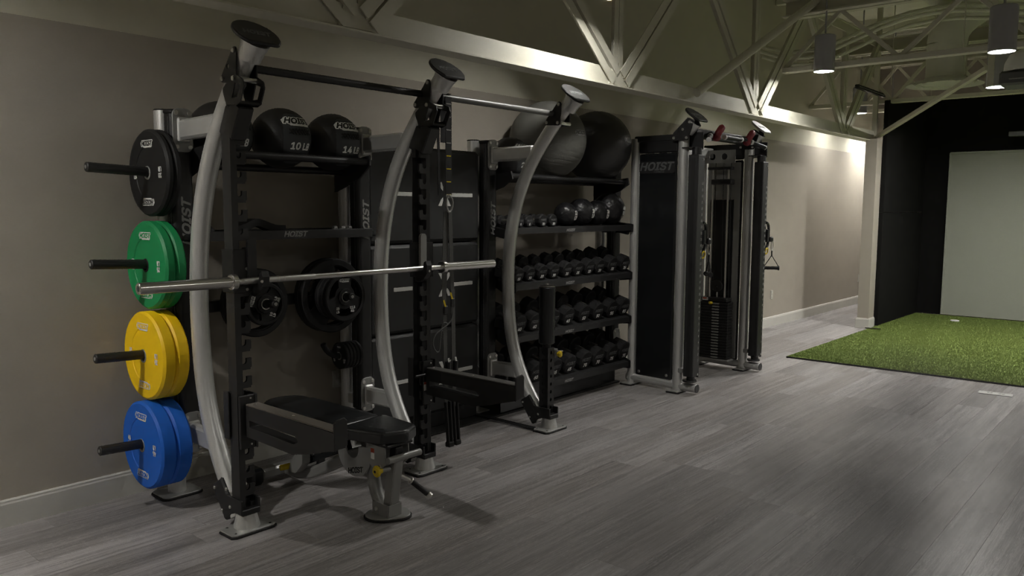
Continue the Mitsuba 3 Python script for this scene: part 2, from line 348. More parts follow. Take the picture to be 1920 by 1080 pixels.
# ------------------------------------------------------------------ roof structure
struct('ceiling', bb(-4.15, 14.2, -9.35, 0.14, 4.30, 4.45), 'm_ceiling', label='open roof deck above the trusses')
for i, x in enumerate(np.arange(5.0, 14.0, 1.22)):
    part('ceiling', 'deck_panel', bb(x+.02, x+1.19, -7.0, 0.0, 4.262, 4.30, .01), 'm_ceiling' if i % 3 else 'm_ceiling_dark', smooth=False)
for x in np.arange(5.0, 14.2, 2.44):
    part('ceiling', 'purlin', bb(x-.04, x+.04, -9.0, 0.0, 4.06, 4.28, .004), 'm_ceiling', smooth=False)
def angle_pair(p0, p1, w, gap, n, t=.008):
    """two flat legs side by side with a gap: a double-angle web member. n: normal of the broad face"""
    p0, p1, n = np.asarray(p0, float), np.asarray(p1, float), nrm(n); d = nrm(p1-p0); s = nrm(np.cross(n, d))
    ms = []
    for g in (-1, 1):
        o = s*g*(gap/2+w/2)
        ms.append(bar(p0+o, p1+o, w, t, 0, n)); e = s*g*(gap/2+t/2)-n*w/2
        ms.append(bar(p0+e, p1+e, t, w, 0, n))
    return cat(ms)
tr = struct('roof_truss', cat(bb(-4, 10.98, -.905, -.893, 2.425, 2.545, .002), bb(-4, 10.98, -.905, -.80, 2.412, 2.426, .002), bb(-4, 10.98, -.93, -.893, 2.412, 2.424, .002)), 'm_steel_paint', smooth=False, label='long painted steel truss above the rack fronts')
part(tr, 'end_post', bb(10.955, 11.0, -.93, -.87, 2.41, 4.2, .003), 'm_steel_paint', smooth=False)
part(tr, 'top_chord', cat(bb(-4, 10.98, -.905, -.893, 3.60, 3.70), bb(-4, 10.98, -.93, -.80, 3.69, 3.70)), 'm_steel_paint', smooth=False)
N_ = (0, -1, 0)
for x in (-2.2, 0.2, 2.62, 5.0, 7.36, 9.82):
    part(tr, 'gusset', prism([(-.13, 0), (.13, 0), (.09, .12), (-.09, .12)], .008, FACE_Y((x, -.906, 2.43))), 'm_steel_paint', smooth=False)
    part(tr, 'web', angle_pair((x-.05, -.92, 2.48), (x-1.17, -.92, 3.62 if x > 5.5 else 3.42), .062, .03, N_), 'm_steel_paint', smooth=False)
    part(tr, 'web', angle_pair((x+.05, -.93, 2.48), (x+1.15, -.93, 3.64), .070, .016, N_), 'm_steel_paint', smooth=False)
    part(tr, 'web_post', angle_pair((x, -.90, 2.5), (x, -.90, 3.64), .055, .006, N_), 'm_steel_paint', smooth=False)
def cross_truss(x, z0, z1, y0, y1, name, label, n0, phase=0.0, pw=.04):
    k = struct(name, cat(bar((x-.028, y0, z0), (x-.028, y1, z0), .045, .05, .004), bar((x+.028, y0, z0), (x+.028, y1, z0), .045, .05, .004)), 'm_steel_paint', smooth=False, label=label)
    part(k, 'top_chord', cat(bar((x-.06, y0, z1), (x-.06, y1, z1), .09, .012), bar((x+.06, y0, z1), (x+.06, y1, z1), .09, .012), bar((x, y0, z1+.08), (x, y1, z1+.08), .012, .16), bar((x, y0, z1+.16), (x, y1, z1+.16), .16, .012)), 'm_steel_paint', smooth=False)
    ys = np.linspace(y0, y1, n0+1)
    for i in range(n0):
        m_ = (ys[i]+ys[i+1])/2
        part(k, 'web', bar((x, ys[i], z0+.01), (x, m_, z1), pw, pw, .004), 'm_steel_paint', smooth=False)
        part(k, 'web', bar((x, m_, z1), (x, ys[i+1], z0+.01), pw, pw, .004), 'm_steel_paint', smooth=False)
    return k
cross_truss(7.93, 2.91, 3.42, -.93, -8.5, 'cross_truss', 'steel truss that crosses the room in front of the turf', 7)
cross_truss(11.05, 2.92, 3.55, -.02, -8.5, 'cross_truss', 'steel truss above the front of the golf bay', 8)
cross_truss(13.1, 3.05, 3.7, -.02, -8.5, 'cross_truss', 'farthest steel truss beyond the golf bay', 8)
whole('brace_pipe', cyl((6.14, -.93, 2.50), (8.05, -1.26, 3.62), .038, 14), 'm_steel_paint', 'painted steel brace pipe rising from the long truss in front of the hanging lamp', 'brace pipe')
whole('brace_pipe', cat(bar((10.93, -.96, 2.475), (8.92, -2.54, 2.90), .05, .05, .006)), 'm_steel_paint', 'painted steel brace rising across the black backdrop from the partition corner', 'brace pipe')
whole('brace_hanger', cat(bb(8.87, 8.89, -2.60, -2.545, 2.72, 4.26, .003)), 'm_steel_paint', 'flat steel hanger plate that holds the upper end of the long brace', 'hanger')
led = thing('linear_light', 'slim black linear fixture with a row of small dots hung before the golf bay corner', 'light fixture')
part(led, 'housing', bb(10.06, 11.1, -.975, -.93, 2.985, 3.03, .004), 'm_print_black')
for i in range(20):
    part(led, 'lens', bb(10.1+i*.049, 10.125+i*.049, -.978, -.974, 3.0, 3.01), 'm_print_grey', smooth=False)
# duct with round diffuser
du = thing('air_diffuser', 'round ceiling air diffuser on a painted drop duct above the turf', 'diffuser')
dc = np.array([10.2, -1.87, 2.98])
part(du, 'duct', lathe([(.19, .02), (.20, .05), (.20, .42)], dc, (0, 0, 1), 32), 'm_ceiling')
part(du, 'elbow', sweep(smooth_path([dc+(0, 0, .42), dc+(.0, -.03, .58), dc+(.05, -.2, .78), dc+(.12, -.55, .92), dc+(.2, -1.1, .98)], 12), np.c_[np.cos(np.arange(24)*np.pi/12), np.sin(np.arange(24)*np.pi/12)]*.205), 'm_ceiling', smooth=50)
for i in range(4):
    part(du, 'cone', lathe([(.40-.09*i, .0+.012*i), (.395-.09*i, .012+.012*i), (.33-.09*i, .035+.012*i), (.325-.09*i, .03+.012*i), (.38-.09*i, .008+.012*i), (.40-.09*i, .0+.012*i)], dc-(0, 0, .03), (0, 0, 1), 40), 'm_trim')
part(du, 'neck', lathe([(.30, .0), (.19, .08)], dc-(0, 0, .02), (0, 0, 1), 32), 'm_trim')
whole('duct_pipe', cyl((9.3, -1.69, 3.95), (12.9, -1.80, 3.95), .095, 24), 'm_ceiling', 'fat round painted pipe running under the roof deck above the diffuser', 'pipe')
for i, (pts, r_) in enumerate([([(9.0, -.2, 3.35), (9.2, -1.0, 3.32), (9.4, -1.5, 3.55), (9.6, -2.2, 3.62), (9.7, -6.0, 3.62)], .022),
                              ([(9.06, -.2, 3.30), (9.3, -1.05, 3.27), (9.5, -1.55, 3.50), (9.7, -2.2, 3.56), (9.8, -6.0, 3.56)], .020),
                              ([(9.15, -.2, 3.42), (9.3, -.95, 3.40), (9.5, -1.45, 3.62), (9.7, -2.2, 3.70), (9.8, -6.0, 3.70)], .022)]):
    whole('roof_conduit', sweep(smooth_path(pts, 24), r_), 'm_ceiling', ['thin painted conduit bending under the roof above the near hanging lamp, middle of three', 'lowest of three painted conduits bending under the roof', 'topmost of three painted conduits bending under the roof'][i], 'conduit')
for i, (x, y0) in enumerate(((10.2, -1.3), (10.6, -2.0), (9.0, -2.3), (12.0, -1.3))):
    whole('hanger_rod', cyl((x, y0, 3.0), (x, y0, 4.26), .006, 8), 'm_steel_paint', ['thin hanger rod left of the round diffuser', 'thin hanger rod right behind the round diffuser', 'thin hanger rod beside the near pendant on the right', 'thin hanger rod above the golf bay corner'][i], 'rod')
pj = thing('projector', 'ceiling projector with a white dome shell on a dark box at the right edge', 'projector')
pc = np.array([8.62, -2.93, 2.72])
part(pj, 'body', box(pc, (.36, .42, .13), .02), 'm_print_dim')
part(pj, 'shell', lathe([(0, .20), (.09, .19), (.16, .15), (.195, .08), (.20, .0)], pc+(-.03, .0, .065), (0, 0, 1), 32), 'm_print_white')
part(pj, 'vent', box(pc+(-.18, .05, -.01), (.006, .16, .012), .002), 'm_print_grey')
part(pj, 'mount', cyl(pc+(0, 0, .15), pc+(0, 0, 1.5), .022, 14), 'm_steel_paint')
# pendants
names = ['grey cylinder pendant over the left end of the rack', 'grey cylinder pendant over the middle of the rack', 'grey cylinder pendant hanging in front of the long truss above the cable machine', 'small grey pendant far off above the corridor behind the truss webs',
         'large grey cylinder pendant in the top right corner', 'pale rimmed pendant below the projector near the golf bay', 'grey cylinder pendant over the open floor', 'grey cylinder pendant over the open floor to the left']
for i, (x, y, z, r_, hh, s) in enumerate(PENDANTS):
    nm = names[i] if i < 6 else ['grey cylinder pendant behind the camera on the left', 'grey cylinder pendant right of the camera over open floor', 'grey cylinder pendant outside the picture beside the near turf edge', 'wide grey pendant outside the picture over the turf', 'grey cylinder pendant in the far corner behind the camera', 'grey cylinder pendant along the front wall', 'grey cylinder pendant hidden behind the partition in the corridor'][i-6]
    p = thing('pendant_lamp', nm, 'pendant lamp')
    part(p, 'can', lathe([(r_-.004, 0), (r_, .002), (r_, hh-.01), (r_-.01, hh), (0, hh)], (x, y, z), (0, 0, 1), 36), 'm_lamp_can')
    part(p, 'reflector', lathe([(r_-.004, 0), (r_-.012, .022)], (x, y, z), (0, 0, 1), 36), 'm_lamp_inside')
    part(p, 'stem', cyl((x, y, z+hh), (x, y, 4.28), .009, 10), 'm_lamp_can')
    part(p, 'lamp_face', lathe([(0, 0), (r_-.012, 0)], (x, y, z+.022), (0, 0, 1), 36), 'm_lamp_inside', smooth=False,
         emitter={'type': 'area', 'radiance': {'type': 'rgb', 'value': [c*s for c in LAMP]}})

# ------------------------------------------------------------------ power rack
XS = (1.932, 3.08, 4.245)
ARC = [(-1.055, 2.245), (-.955, 2.14), (-.85, 2.02), (-.69, 1.80), (-.585, 1.57), (-.53, 1.35), (-.505, 1.1), (-.51, .85), (-.54, .62), (-.605, .42), (-.685, .27), (-.775, .14), (-.83, .055)]
rack = thing('power_rack', 'black and silver multi-bay power rack with three bowed silver tubes standing along the wall', 'power rack')
arc = smooth_path([(0, a, b) for a, b in ARC], 60)
tube_d = mikit.ply(sweep(arc, np.c_[np.cos(np.arange(22)*np.pi/11), np.sin(np.arange(22)*np.pi/11)]*.044), 'm_silver', smooth=40)
def at(x, y=0, z=0):
    M = np.eye(4); M[:3, 3] = (x, y, z); return M
# notched hook plate of an upright, in (x, z), notches open on +x
def hook_plate(w, z0, z1, notch0, step, nlast):
    p = sbox(0, z0, w, z1); z = notch0; cut = []; teeth = []
    while z > nlast:
        c = unary_union([sbox(w-.045, z-.032, w+.02, z), sbox(w-.045, z-.046, w-.019, z), Point(w-.032, z-.046).buffer(.013, quad_segs=5)])
        cut.append(c.buffer(-.003).buffer(.003, quad_segs=3)); teeth.append(sbox(w-.004, z-step+.012, w+.004, z-.032).buffer(.002, quad_segs=2))
        z -= step
    return unary_union([p, *teeth]).difference(unary_union(cut))
hp = hook_plate(.073, .10, 1.86, 1.806, .0862, .16)
up_mesh = prism(hp, .012, frame((0, -.888, 0), (1, 0, 0), (0, 0, 1)))
up_core = cat(bb(0, .006, -.862, -.828, .10, 1.86), bb(.006, .07, -.834, -.828, .10, 1.86), bb(.0, .073, -.862, -.828, .10, .14), bb(.0, .073, -.862, -.828, 1.81, 1.86))
up_side = bb(0, .006, -.888, -.86, .10, 1.86)
up_d = mikit.ply(cat(up_mesh, up_side, up_core), 'm_upright', smooth=25)
mir = np.diag([-1.0, 1, 1, 1])
core_m = cat(up_mesh, up_side, up_core); core_f = xf(core_m, mir); core_f.invert()
up_f = mikit.ply(core_f, 'm_upright', smooth=25)
n_cap = nrm((0, -.62, .78)); capM = frame((0, -1.075, 2.262), (1, 0, 0), np.cross(n_cap, (1, 0, 0)))
cap_out = aff.scale(Point(0, 0).buffer(.108, quad_segs=14), 1, .98).intersection(sbox(-1, -.078, 1, 1)).buffer(-.012).buffer(.012, quad_segs=4)
cap_d = mikit.ply(slab(cap_out, .018, .005, capM), 'm_black', smooth=35)
cap_txt = mikit.ply(text('HOIST', .030, shift(capM, 0, 0, .018), .0015, True, .2), 'm_print_dim')
tri = unary_union([Point(*p).buffer(.017, quad_segs=5) for p in ((-.985, 2.207), (-.885, 2.095), (-.978, 2.088))]).convex_hull
tri = tri.difference(Point(-.93, 2.145).buffer(.011)); SIDE = frame((0, 0, 0), (0, 1, 0), (0, 0, 1))
stir = Polygon([(-.958, 2.10), (-.995, 2.10), (-1.045, 2.075), (-1.052, 2.05), (-1.02, 1.985), (-.99, 1.975), (-.91, 1.985), (-.89, 2.03), (-.885, 2.05)]).buffer(.004)
stir = stir.difference(Polygon([(-.985, 2.072), (-1.028, 2.058), (-1.0, 2.005), (-.955, 2.005)]))
def front_frame(i, x):
    tpart(rack, 'curved_tube', tube_d, at(x))
    c = key_for(f'{rack}__end_cap'); scene[c] = {**cap_d, 'to_world': T(at(x))}
    tpart(c, 'lettering', cap_txt, at(x))
    for s in (-1, 1):
        k = part(rack, 'joint_plate', cat(prism(tri, .006, at(x+s*.05-.003) @ SIDE), prism(stir, .006, at(x+s*.05-.003) @ SIDE) if i < 2 else prism(tri, .004, at(x+s*.05-.002) @ SIDE)), 'm_black', smooth=25)
        for (yy, zz) in ((-.985, 2.207), (-.885, 2.095), (-.978, 2.088)):
            part(k, 'bolt', cyl((x+s*.052, yy, zz), (x+s*.062, yy, zz), .011, 12, .002), 'm_bolt')
    part(rack, 'joint_pin', cyl((x-.05, -.995, 2.085), (x+.052, -.995, 2.085), .0125, 16), 'm_chrome')
    part(rack, 'neck', lathe([(.05, 0), (.056, .05), (.066, .09)], (x, -1.02, 2.175), n_cap, 24), 'm_silver')
    if i < 2:
        part(rack, 'joint_floor', bb(x-.05, x+.05, -1.02, -.90, 1.978, 1.99, .002), 'm_black')
        part(rack, 'sleeve', cat(bar((x, -.878, 1.845), (x, -.955, 1.985), .076, .085, .006, (0, 1, 0)), bar((x, -.82, 1.855), (x, -.885, 1.975), .066, .05, .006, (0, 1, 0))), 'm_upright')
    part(rack, 'boot', cat(bar((x, -.70, .205), (x, -.812, .055), .094, .104, .008, (0, 1, 0)), bb(x-.047, x+.047, -.935, -.80, .085, .115, .004), bb(x-.05, x-.038, -.93, -.78, .09, .16, .002), bb(x+.038, x+.05, -.93, -.78, .09, .16, .002)), 'm_black', smooth=20)
    for s in (-1, 1):
        for (yy, zz) in ((-.69, .172), (-.755, .075), (-.80, .19), (-.83, .11)):
            part(rack, 'bolt', cyl((x+s*.047, yy, zz), (x+s*.055, yy, zz), .008, 10, .002), 'm_bolt')
    part(rack, 'foot_cone', lathe([(0, .085), (.046, .085), (.062, .016), (0, .016)], (x+.004, -.882, 0), (0, 0, 1), 24), 'm_silver')
    fo = Polygon([(-.115, -.058), (-.095, -.072), (.095, -.072), (.115, -.058), (.115, .045), (.085, .068), (-.085, .068), (-.115, .045)])
    f = part(rack, 'foot_plate', slab(fo, .008, .002, at(x+.004, -.888, .010)), 'm_silver_flat')
    part(f, 'rubber_pad', slab(fo.buffer(.005), .0105, .002, at(x+.004, -.888, 0)), 'm_rubber')
    for sx, sy in ((-.09, -.05), (.09, -.05), (-.08, .045), (.08, .045)):
        part(f, 'screw', cyl((x+.004+sx, -.888+sy, .018), (x+.004+sx, -.888+sy, .0195), .006, 10), 'm_black')
for i, x in enumerate(XS): front_frame(i, x)
tpart(rack, 'upright', up_d, at(1.895)); tpart(rack, 'upright', up_f, at(3.118))
holes = sbox(0, .10, .07, .575).difference(unary_union([Point(.035, z).buffer(.0115, quad_segs=5) for z in np.arange(.155, .56, .055)]))
ph = cat(prism(holes, .006, frame((4.222, -.885, 0), (1, 0, 0), (0, 0, 1))), prism(holes, .006, frame((4.228, -.885, 0), (0, 1, 0), (0, 0, 1)) @ np.diag([1, 1, -1, 1.0])), bb(4.228, 4.291, -.879, -.818, .10, .572))
part(rack, 'short_upright', ph, 'm_black', smooth=20, label='short black post with round holes')
# pull-up bars
for x0, x1, m in ((XS[0]+.05, XS[1]-.05, 'm_black'), (XS[1]+.05, XS[2]-.045, 'm_bar_grey')):
    part(rack, 'pull_up_bar', cyl((x0, -.925, 2.152), (x1, -.925, 2.152), .0185, 20), m)
# rear posts
RX = (1.948, 3.085, 4.235, 5.862)
cover = unary_union([rrect(.112, .094, .03)])
HT = lambda: None
for i, x in enumerate(RX):
    yc = -.312
    p = part(rack, 'rear_post', prism(cover, 1.70, at(x, yc, .285)), 'm_black', smooth=35)
    part(p, 'top_cap', slab(rrect(.118, .10, .03), .022, .006, at(x, yc, 1.985)), 'm_rubber')
    part(p, 'seam', bb(x-.0577, x-.0565, yc-.02, yc-.016, .30, 1.97), 'm_print_dim', smooth=False)
    part(rack, 'rear_tube', cat(cyl((x-.005, -.175, .016), (x-.005, -.175, 2.012), .046, 24), bb(x-.035, x+.03, -.27, -.18, .30, .36), bb(x-.035, x+.03, -.27, -.18, 1.80, 1.90)), 'm_silver')
    part(rack, 'tube_cap', cyl((x-.005, -.175, 2.012), (x-.005, -.175, 2.02), .0465, 24, .003), 'm_rubber')
    fo = rrect(.21, .17, .03)
    f = part(rack, 'foot_plate', slab(fo, .007, .002, at(x-.005, -.175, .010)), 'm_silver_flat')
    part(f, 'rubber_pad', slab(fo.buffer(.006), .0105, .002, at(x-.005, -.175, 0)), 'm_rubber')
    LM = frame((x+.006, yc-.0472, 1.455), (0, 0, 1), (-1, 0, 0))
    part(p, 'lettering', text('HOIST', .044, LM, .001, True, .28, 1.2), 'm_print_grey' if i < 3 else 'm_print_dim', label='grey upright lettering')
    part(p, 'small_lettering', text('FITNESS', .009, shift(LM, -.01, -.033), .001, False, .0, 1.5), 'm_print_dim')
    for z in ((1.905, .37) if i < 3 else (.37,)):
        pl = part(rack, 'arm_plate', slab(rrect(.104, .215, .035, 6), .008, .002, FACE_Y((x, yc-.047, z))), 'm_silver_flat')
        for sx in (-.034, .034):
            for sz in (-.083, .083):
                part(pl, 'bolt', cyl((x+sx, yc-.055, z+sz), (x+sx, yc-.062, z+sz), .0115, 12, .002), 'm_bolt')
        if i < 3:
            part(rack, 'link_arm', cat(bar((x, yc-.055, z), (XS[i], (-.735 if z > 1 else -.60), z+.004), .052, .098, .012), bar((x, yc-.055, z), (x, yc-.072, z), .066, .125, .014)), 'm_silver')
st = part(rack, 'data_plate', bb(1.955, 1.992, yc-.0485, yc-.0468, .315, .345), 'm_print_white', smooth=False, label='small white data label')
part(st, 'lettering', text('HOIST', .007, FACE_Y((1.974, yc-.0485, .336)), .0004), 'm_print_black')
# storage pegs for the bumper plates
PEG_Y, PEG_Z = -.275, (1.702, 1.246, .794, .342)
for z in PEG_Z:
    k = part(rack, 'storage_peg', cyl((1.892, PEG_Y, z-.008), (1.518, PEG_Y, z+.008), .0235, 20, .004), 'm_black')
    part(k, 'end_button', cyl((1.519, PEG_Y, z+.008), (1.5165, PEG_Y, z+.008), .009, 12), 'm_silver_flat')
    part(rack, 'peg_flange', cyl((1.893, PEG_Y, z-.008), (1.884, PEG_Y, z-.008), .045, 20, .002), 'm_black')
# bay of wall balls, accessory tray and plate pegs between the first two posts
for yy, zz in ((-.455, 1.797), (-.205, 1.745)):
    part(rack, 'ball_rail', cyl((2.0, yy, zz), (3.03, yy, zz), .021, 16), 'm_black')
for x in (2.005, 3.03):
    br = Polygon([(-.14, 1.62), (-.14, 1.84), (-.25, 1.80), (-.48, 1.835), (-.485, 1.775), (-.38, 1.70), (-.27, 1.66)])
    part(rack, 'shelf_bracket', prism(br, .012, at(x-.006) @ SIDE), 'm_black')
sh = part(rack, 'tray', cat(bb(2.0, 3.10, -.41, -.402, 1.352, 1.402, .002), bb(2.0, 3.10, -.41, -.12, 1.352, 1.358), bb(2.0, 3.10, -.128, -.12, 1.352, 1.402)), 'm_charcoal', smooth=20)
part(sh, 'lettering', text('HOIST', .028, FACE_Y((2.56, -.410, 1.38)), .001, True, .25, 1.2), 'm_print_grey', label='grey lettering on the tray front')
part(sh, 'small_lettering', text('FITNESS', .007, FACE_Y((2.58, -.410, 1.360)), .001, False, 0, 1.4), 'm_print_dim')
for x in (2.0, 3.09):
    hub = part(rack, 'tray_bracket', lathe([(0, 0), (.125, 0), (.135, .01), (.125, .035), (.06, .055), (0, .055)], (x, -.25, 1.352), (0, 0, 1), 28), 'm_gloss_black')
    for s in (-1, 1):
        part(hub, 'bolt', cyl((x-.02+s*.01, -.39, 1.40+s*.012+.0), (x-.02+s*.01, -.398, 1.40+s*.012), .007, 8), 'm_bolt')
part(rack, 'plate_bar', bb(1.99, 3.05, -.275, -.215, .967, 1.027, .006), 'm_black')
PLX = (2.335, 2.838)
for x in PLX:
    k = part(rack, 'plate_peg', cyl((x, -.27, 1.006), (x, -.545, 1.016), .0215, 18, .004), 'm_black')
    part(k, 'end_button', cyl((x, -.544, 1.016), (x, -.547, 1.016), .0095, 12), 'm_silver_flat')
part(rack, 'horn_peg', sweep(smooth_path([(3.03, -.345, .637), (2.93, -.345, .637), (2.86, -.348, .642), (2.80, -.352, .675), (2.765, -.355, .725)], 20), .017), 'm_rubber', smooth=50, label='black peg bent up at its tip')
# last bay: ball rails and dumbbell shelves
for yy, zz in ((-.460, 1.757), (-.20, 1.745)):
    part(rack, 'ball_rail', cyl((4.29, yy, zz), (5.83, yy, zz), .022, 16), 'm_black')
for x in (4.29, 5.80):
    br = Polygon([(-.14, 1.60), (-.14, 1.80), (-.26, 1.76), (-.49, 1.79), (-.505, 1.735), (-.42, 1.68), (-.28, 1.635)])
    part(rack, 'shelf_bracket', prism(br, .014, at(x-.007) @ SIDE), 'm_black')
SHX0, SHX1 = 4.30, 5.835
def tier(z, tilt, yf=-.515, depth=.34):
    """dumbbell tier: front lip top at z; tilt in metres over the depth"""
    yb = yf+depth
    tray = prism([(yf, z), (yf, z-.045), (yf+.006, z-.045), (yf+.006, z-.008), (yb, z-.008+tilt), (yb, z+.03+tilt), (yb-.006, z+.03+tilt), (yb-.006, z+tilt), (yf+.006, z)], SHX1-SHX0, at(SHX0) @ frame((0, 0, 0), (0, 1, 0), (0, 0, 1)))
    s = part(rack, 'dumbbell_shelf', tray, 'm_charcoal', smooth=False)
    for x in (SHX0+.003, SHX1-.003):
        part(s, 'end_plate', prism(Polygon([(yf-.008, z-.05), (yf-.008, z+.004), (yb, z+.035+tilt), (yb, z-.06+tilt), (yf+.1, z-.06)]).buffer(.008, quad_segs=3), .008, at(x-.004) @ SIDE), 'm_black')
    part(s, 'lettering', text('HOIST', .019, FACE_Y((4.97, yf, z-.026)), .001, True, .3, 1.3), 'm_print_grey')
    return s
tier(1.389, 0.0, -.515, .34)
TIERS = (.979, .597, .204)
for z in TIERS: tier(z, .115)
for z in (1.34, 1.05, .68, .30):
    for x in (4.27, 5.85):
        part(rack, 'shelf_arm', bar((x, -.36, z+.02), (x, -.48, z-.0), .03, .07, .006), 'm_black')
part(rack, 'kick_panel', bb(4.29, 5.80, -.395, -.385, .02, .19, .002), 'm_gloss_black')
part(rack, 'floor_bar', bb(4.135, 4.175, -.83, -.20, .0125, .0225, .002), 'm_black')

mat = whole('rubber_floor_mat', slab(rrect(2.7, .40, .01), .011, .002, at(4.52, -.205, 0)), 'm_mat', 'thin black rubber mat on the floor under the padded panels and dumbbell shelves', 'mat')

# ------------------------------------------------------------------ bumper plates
def bumper(name, col, x0, t, d, z, lab, lb, grp):
    """plate stands on a peg along x, outer face at x0 (towards -x)"""
    p = thing(name, lab, 'weight plate', grp); r_ = d/2; M = FACE_X((x0, PEG_Y, z)); o = (x0+t, PEG_Y, z)
    prof = [(.026, 0), (.026, t), (.052, t), (.058, t-.002), (r_*.60, t-.0045), (r_*.615, t-.0015), (r_*.86, t-.0015), (r_*.895, t), (r_-.011, t), (r_, t-.011), (r_, .011), (r_-.011, 0), (.026, 0)]
    part(p, 'body', lathe(prof, o, (-1, 0, 0), 72), col, smooth=28)
    part(p, 'hub', ring((x0+t-.001, PEG_Y, z), (-1, 0, 0), .0248, .034, t+.0015, 28, .001), 'm_silver_flat' if col != 'm_green' else 'm_rubber')
    return p, M
def bumper_marks(p, M, d, lb, col, dim=False):
    white = 'm_print_white'; bp, tp = badge_poly(.023)
    for sgn in (1, -1):
        B = rotz(M, 0 if sgn > 0 else 180); B = shift(B, .004, .148*d/.44, -.0015)
        part(p, 'badge', prism(bp, .0012, B), white); part(p, 'badge_lettering', prism(tp, .0022, B), col)
    for sx, rot in ((1, 180), (-1, 0)):
        B = shift(M, sx*.137*d/.44, 0, 0); B = rotz(B, rot)
        part(p, 'weight_mark', text(lb, .022, shift(B, 0, .015), .0012, True, 0, .85), white)
        part(p, 'weight_mark', text('LB', .022, shift(B, 0, -.015), .0012, True, 0, .85), white)
for nm, col, z, xf_, t, d, lb, cn in (('black', 'm_rubber', PEG_Z[0], 1.805, .036, .428, '10', '10'), ('green', 'm_green', PEG_Z[1], 1.778, .052, .440, '25', '25'),
                                      ('yellow', 'm_yellow', PEG_Z[2], 1.748, .066, .445, '35', '35'), ('blue', 'm_blue', PEG_Z[3], 1.722, .079, .445, '45', '45')):
    zc = z-.008-(.0235 if False else 0)
    p, M = bumper('bumper_plate', col, xf_, t, d, zc-.0015, f'{nm} rubber bumper plate marked {lb}, the outer one of its pair on the rack peg', lb, None)
    bumper_marks(p, M, d, lb, col if nm != 'yellow' else 'm_yellow')
    bumper('bumper_plate', col, xf_+t+.0012, t, d, zc-.0015, f'{nm} rubber bumper plate, the inner one of its pair next to the rack post', lb, None)

# ------------------------------------------------------------------ iron-style grip plates on the middle pegs
def grip_plate(x, y, z, d, t, lab, kg=None, lb=None, rot=0.0, grp=None):
    p = thing('grip_plate', lab, 'weight plate', grp); r_ = d/2
    hole = []
    for k in range(3):
        a0 = math.radians(90+60+120*k+rot); pts = []
        for a in np.linspace(-.62, .62, 9): pts.append((r_*.80*math.cos(a0+a), r_*.80*math.sin(a0+a)))
        for a in np.linspace(.42, -.42, 5): pts.append((r_*.50*math.cos(a0+a), r_*.50*math.sin(a0+a)))
        hole.append(Polygon(pts).buffer(-.006).buffer(.006, quad_segs=3))
    hole = unary_union(hole); M = FACE_Y((x, y, z))
    base = Point(0, 0).buffer(r_*.97, quad_segs=16).difference(hole).difference(Point(0, 0).buffer(.0255))
    rim = Point(0, 0).buffer(r_, quad_segs=20).difference(Point(0, 0).buffer(r_*.84, quad_segs=16))
    part(p, 'web', prism(base, t*.72, M, -t), 'm_rubber', smooth=25)
    part(p, 'rim', ring((x, y+t, z), (0, -1, 0), r_*.83, r_, t, 56, .006), 'm_rubber', smooth=30)
    part(p, 'hub', ring((x, y+t, z), (0, -1, 0), .0255, .05, t+.001, 28, .002), 'm_rubber')
    part(p, 'sleeve', ring((x, y+t, z), (0, -1, 0), .0248, .030, t+.0025, 28, .001), 'm_chrome')
    if lb:
        bp, tp = badge_poly(.013); B = rotz(M, rot)
        part(p, 'badge', prism(bp, .0012, shift(B, 0, r_*.69, -t*.28)), 'm_print_white'); part(p, 'badge_lettering', prism(tp, .002, shift(B, 0, r_*.69, -t*.28)), 'm_rubber')
        for q, (num, un) in ((235, (lb, 'LB')), (-55, (kg, 'KG'))):
            a = math.radians(q); c = shift(B, r_*.64*math.cos(a), r_*.64*math.sin(a), -t*.28)
            part(p, 'weight_mark', text(num, .014, shift(c, 0, .010), .0012, True, 0, .9), 'm_print_white'); part(p, 'weight_mark', text(un, .014, shift(c, 0, -.010), .0012, True, 0, .9), 'm_print_white')
pz = 1.0085
grip_plate(PLX[0], -.335, pz, .375, .036, 'black grip plate at the back of the left peg, the largest one there')
grip_plate(PLX[0], -.376, pz, .375, .036, 'black grip plate second from the back on the left peg')
grip_plate(PLX[0], -.452, pz, .235, .030, 'small black grip plate marked 10 at the front of the left peg', '4.5', '10', 70)
grip_plate(PLX[1], -.322, pz, .44, .040, 'largest black grip plate at the back of the right peg')
grip_plate(PLX[1], -.366, pz, .44, .040, 'large black grip plate second from the back on the right peg', None, None, 20)
grip_plate(PLX[1], -.406, pz, .285, .034, 'black grip plate third from the back on the right peg', None, None, 0)
grip_plate(PLX[1], -.444, pz, .285, .034, 'black grip plate fourth from the back on the right peg', None, None, 0)
grip_plate(PLX[1], -.484, pz, .285, .034, 'black grip plate marked 25 at the front of the right peg', '11.3', '25', 0)
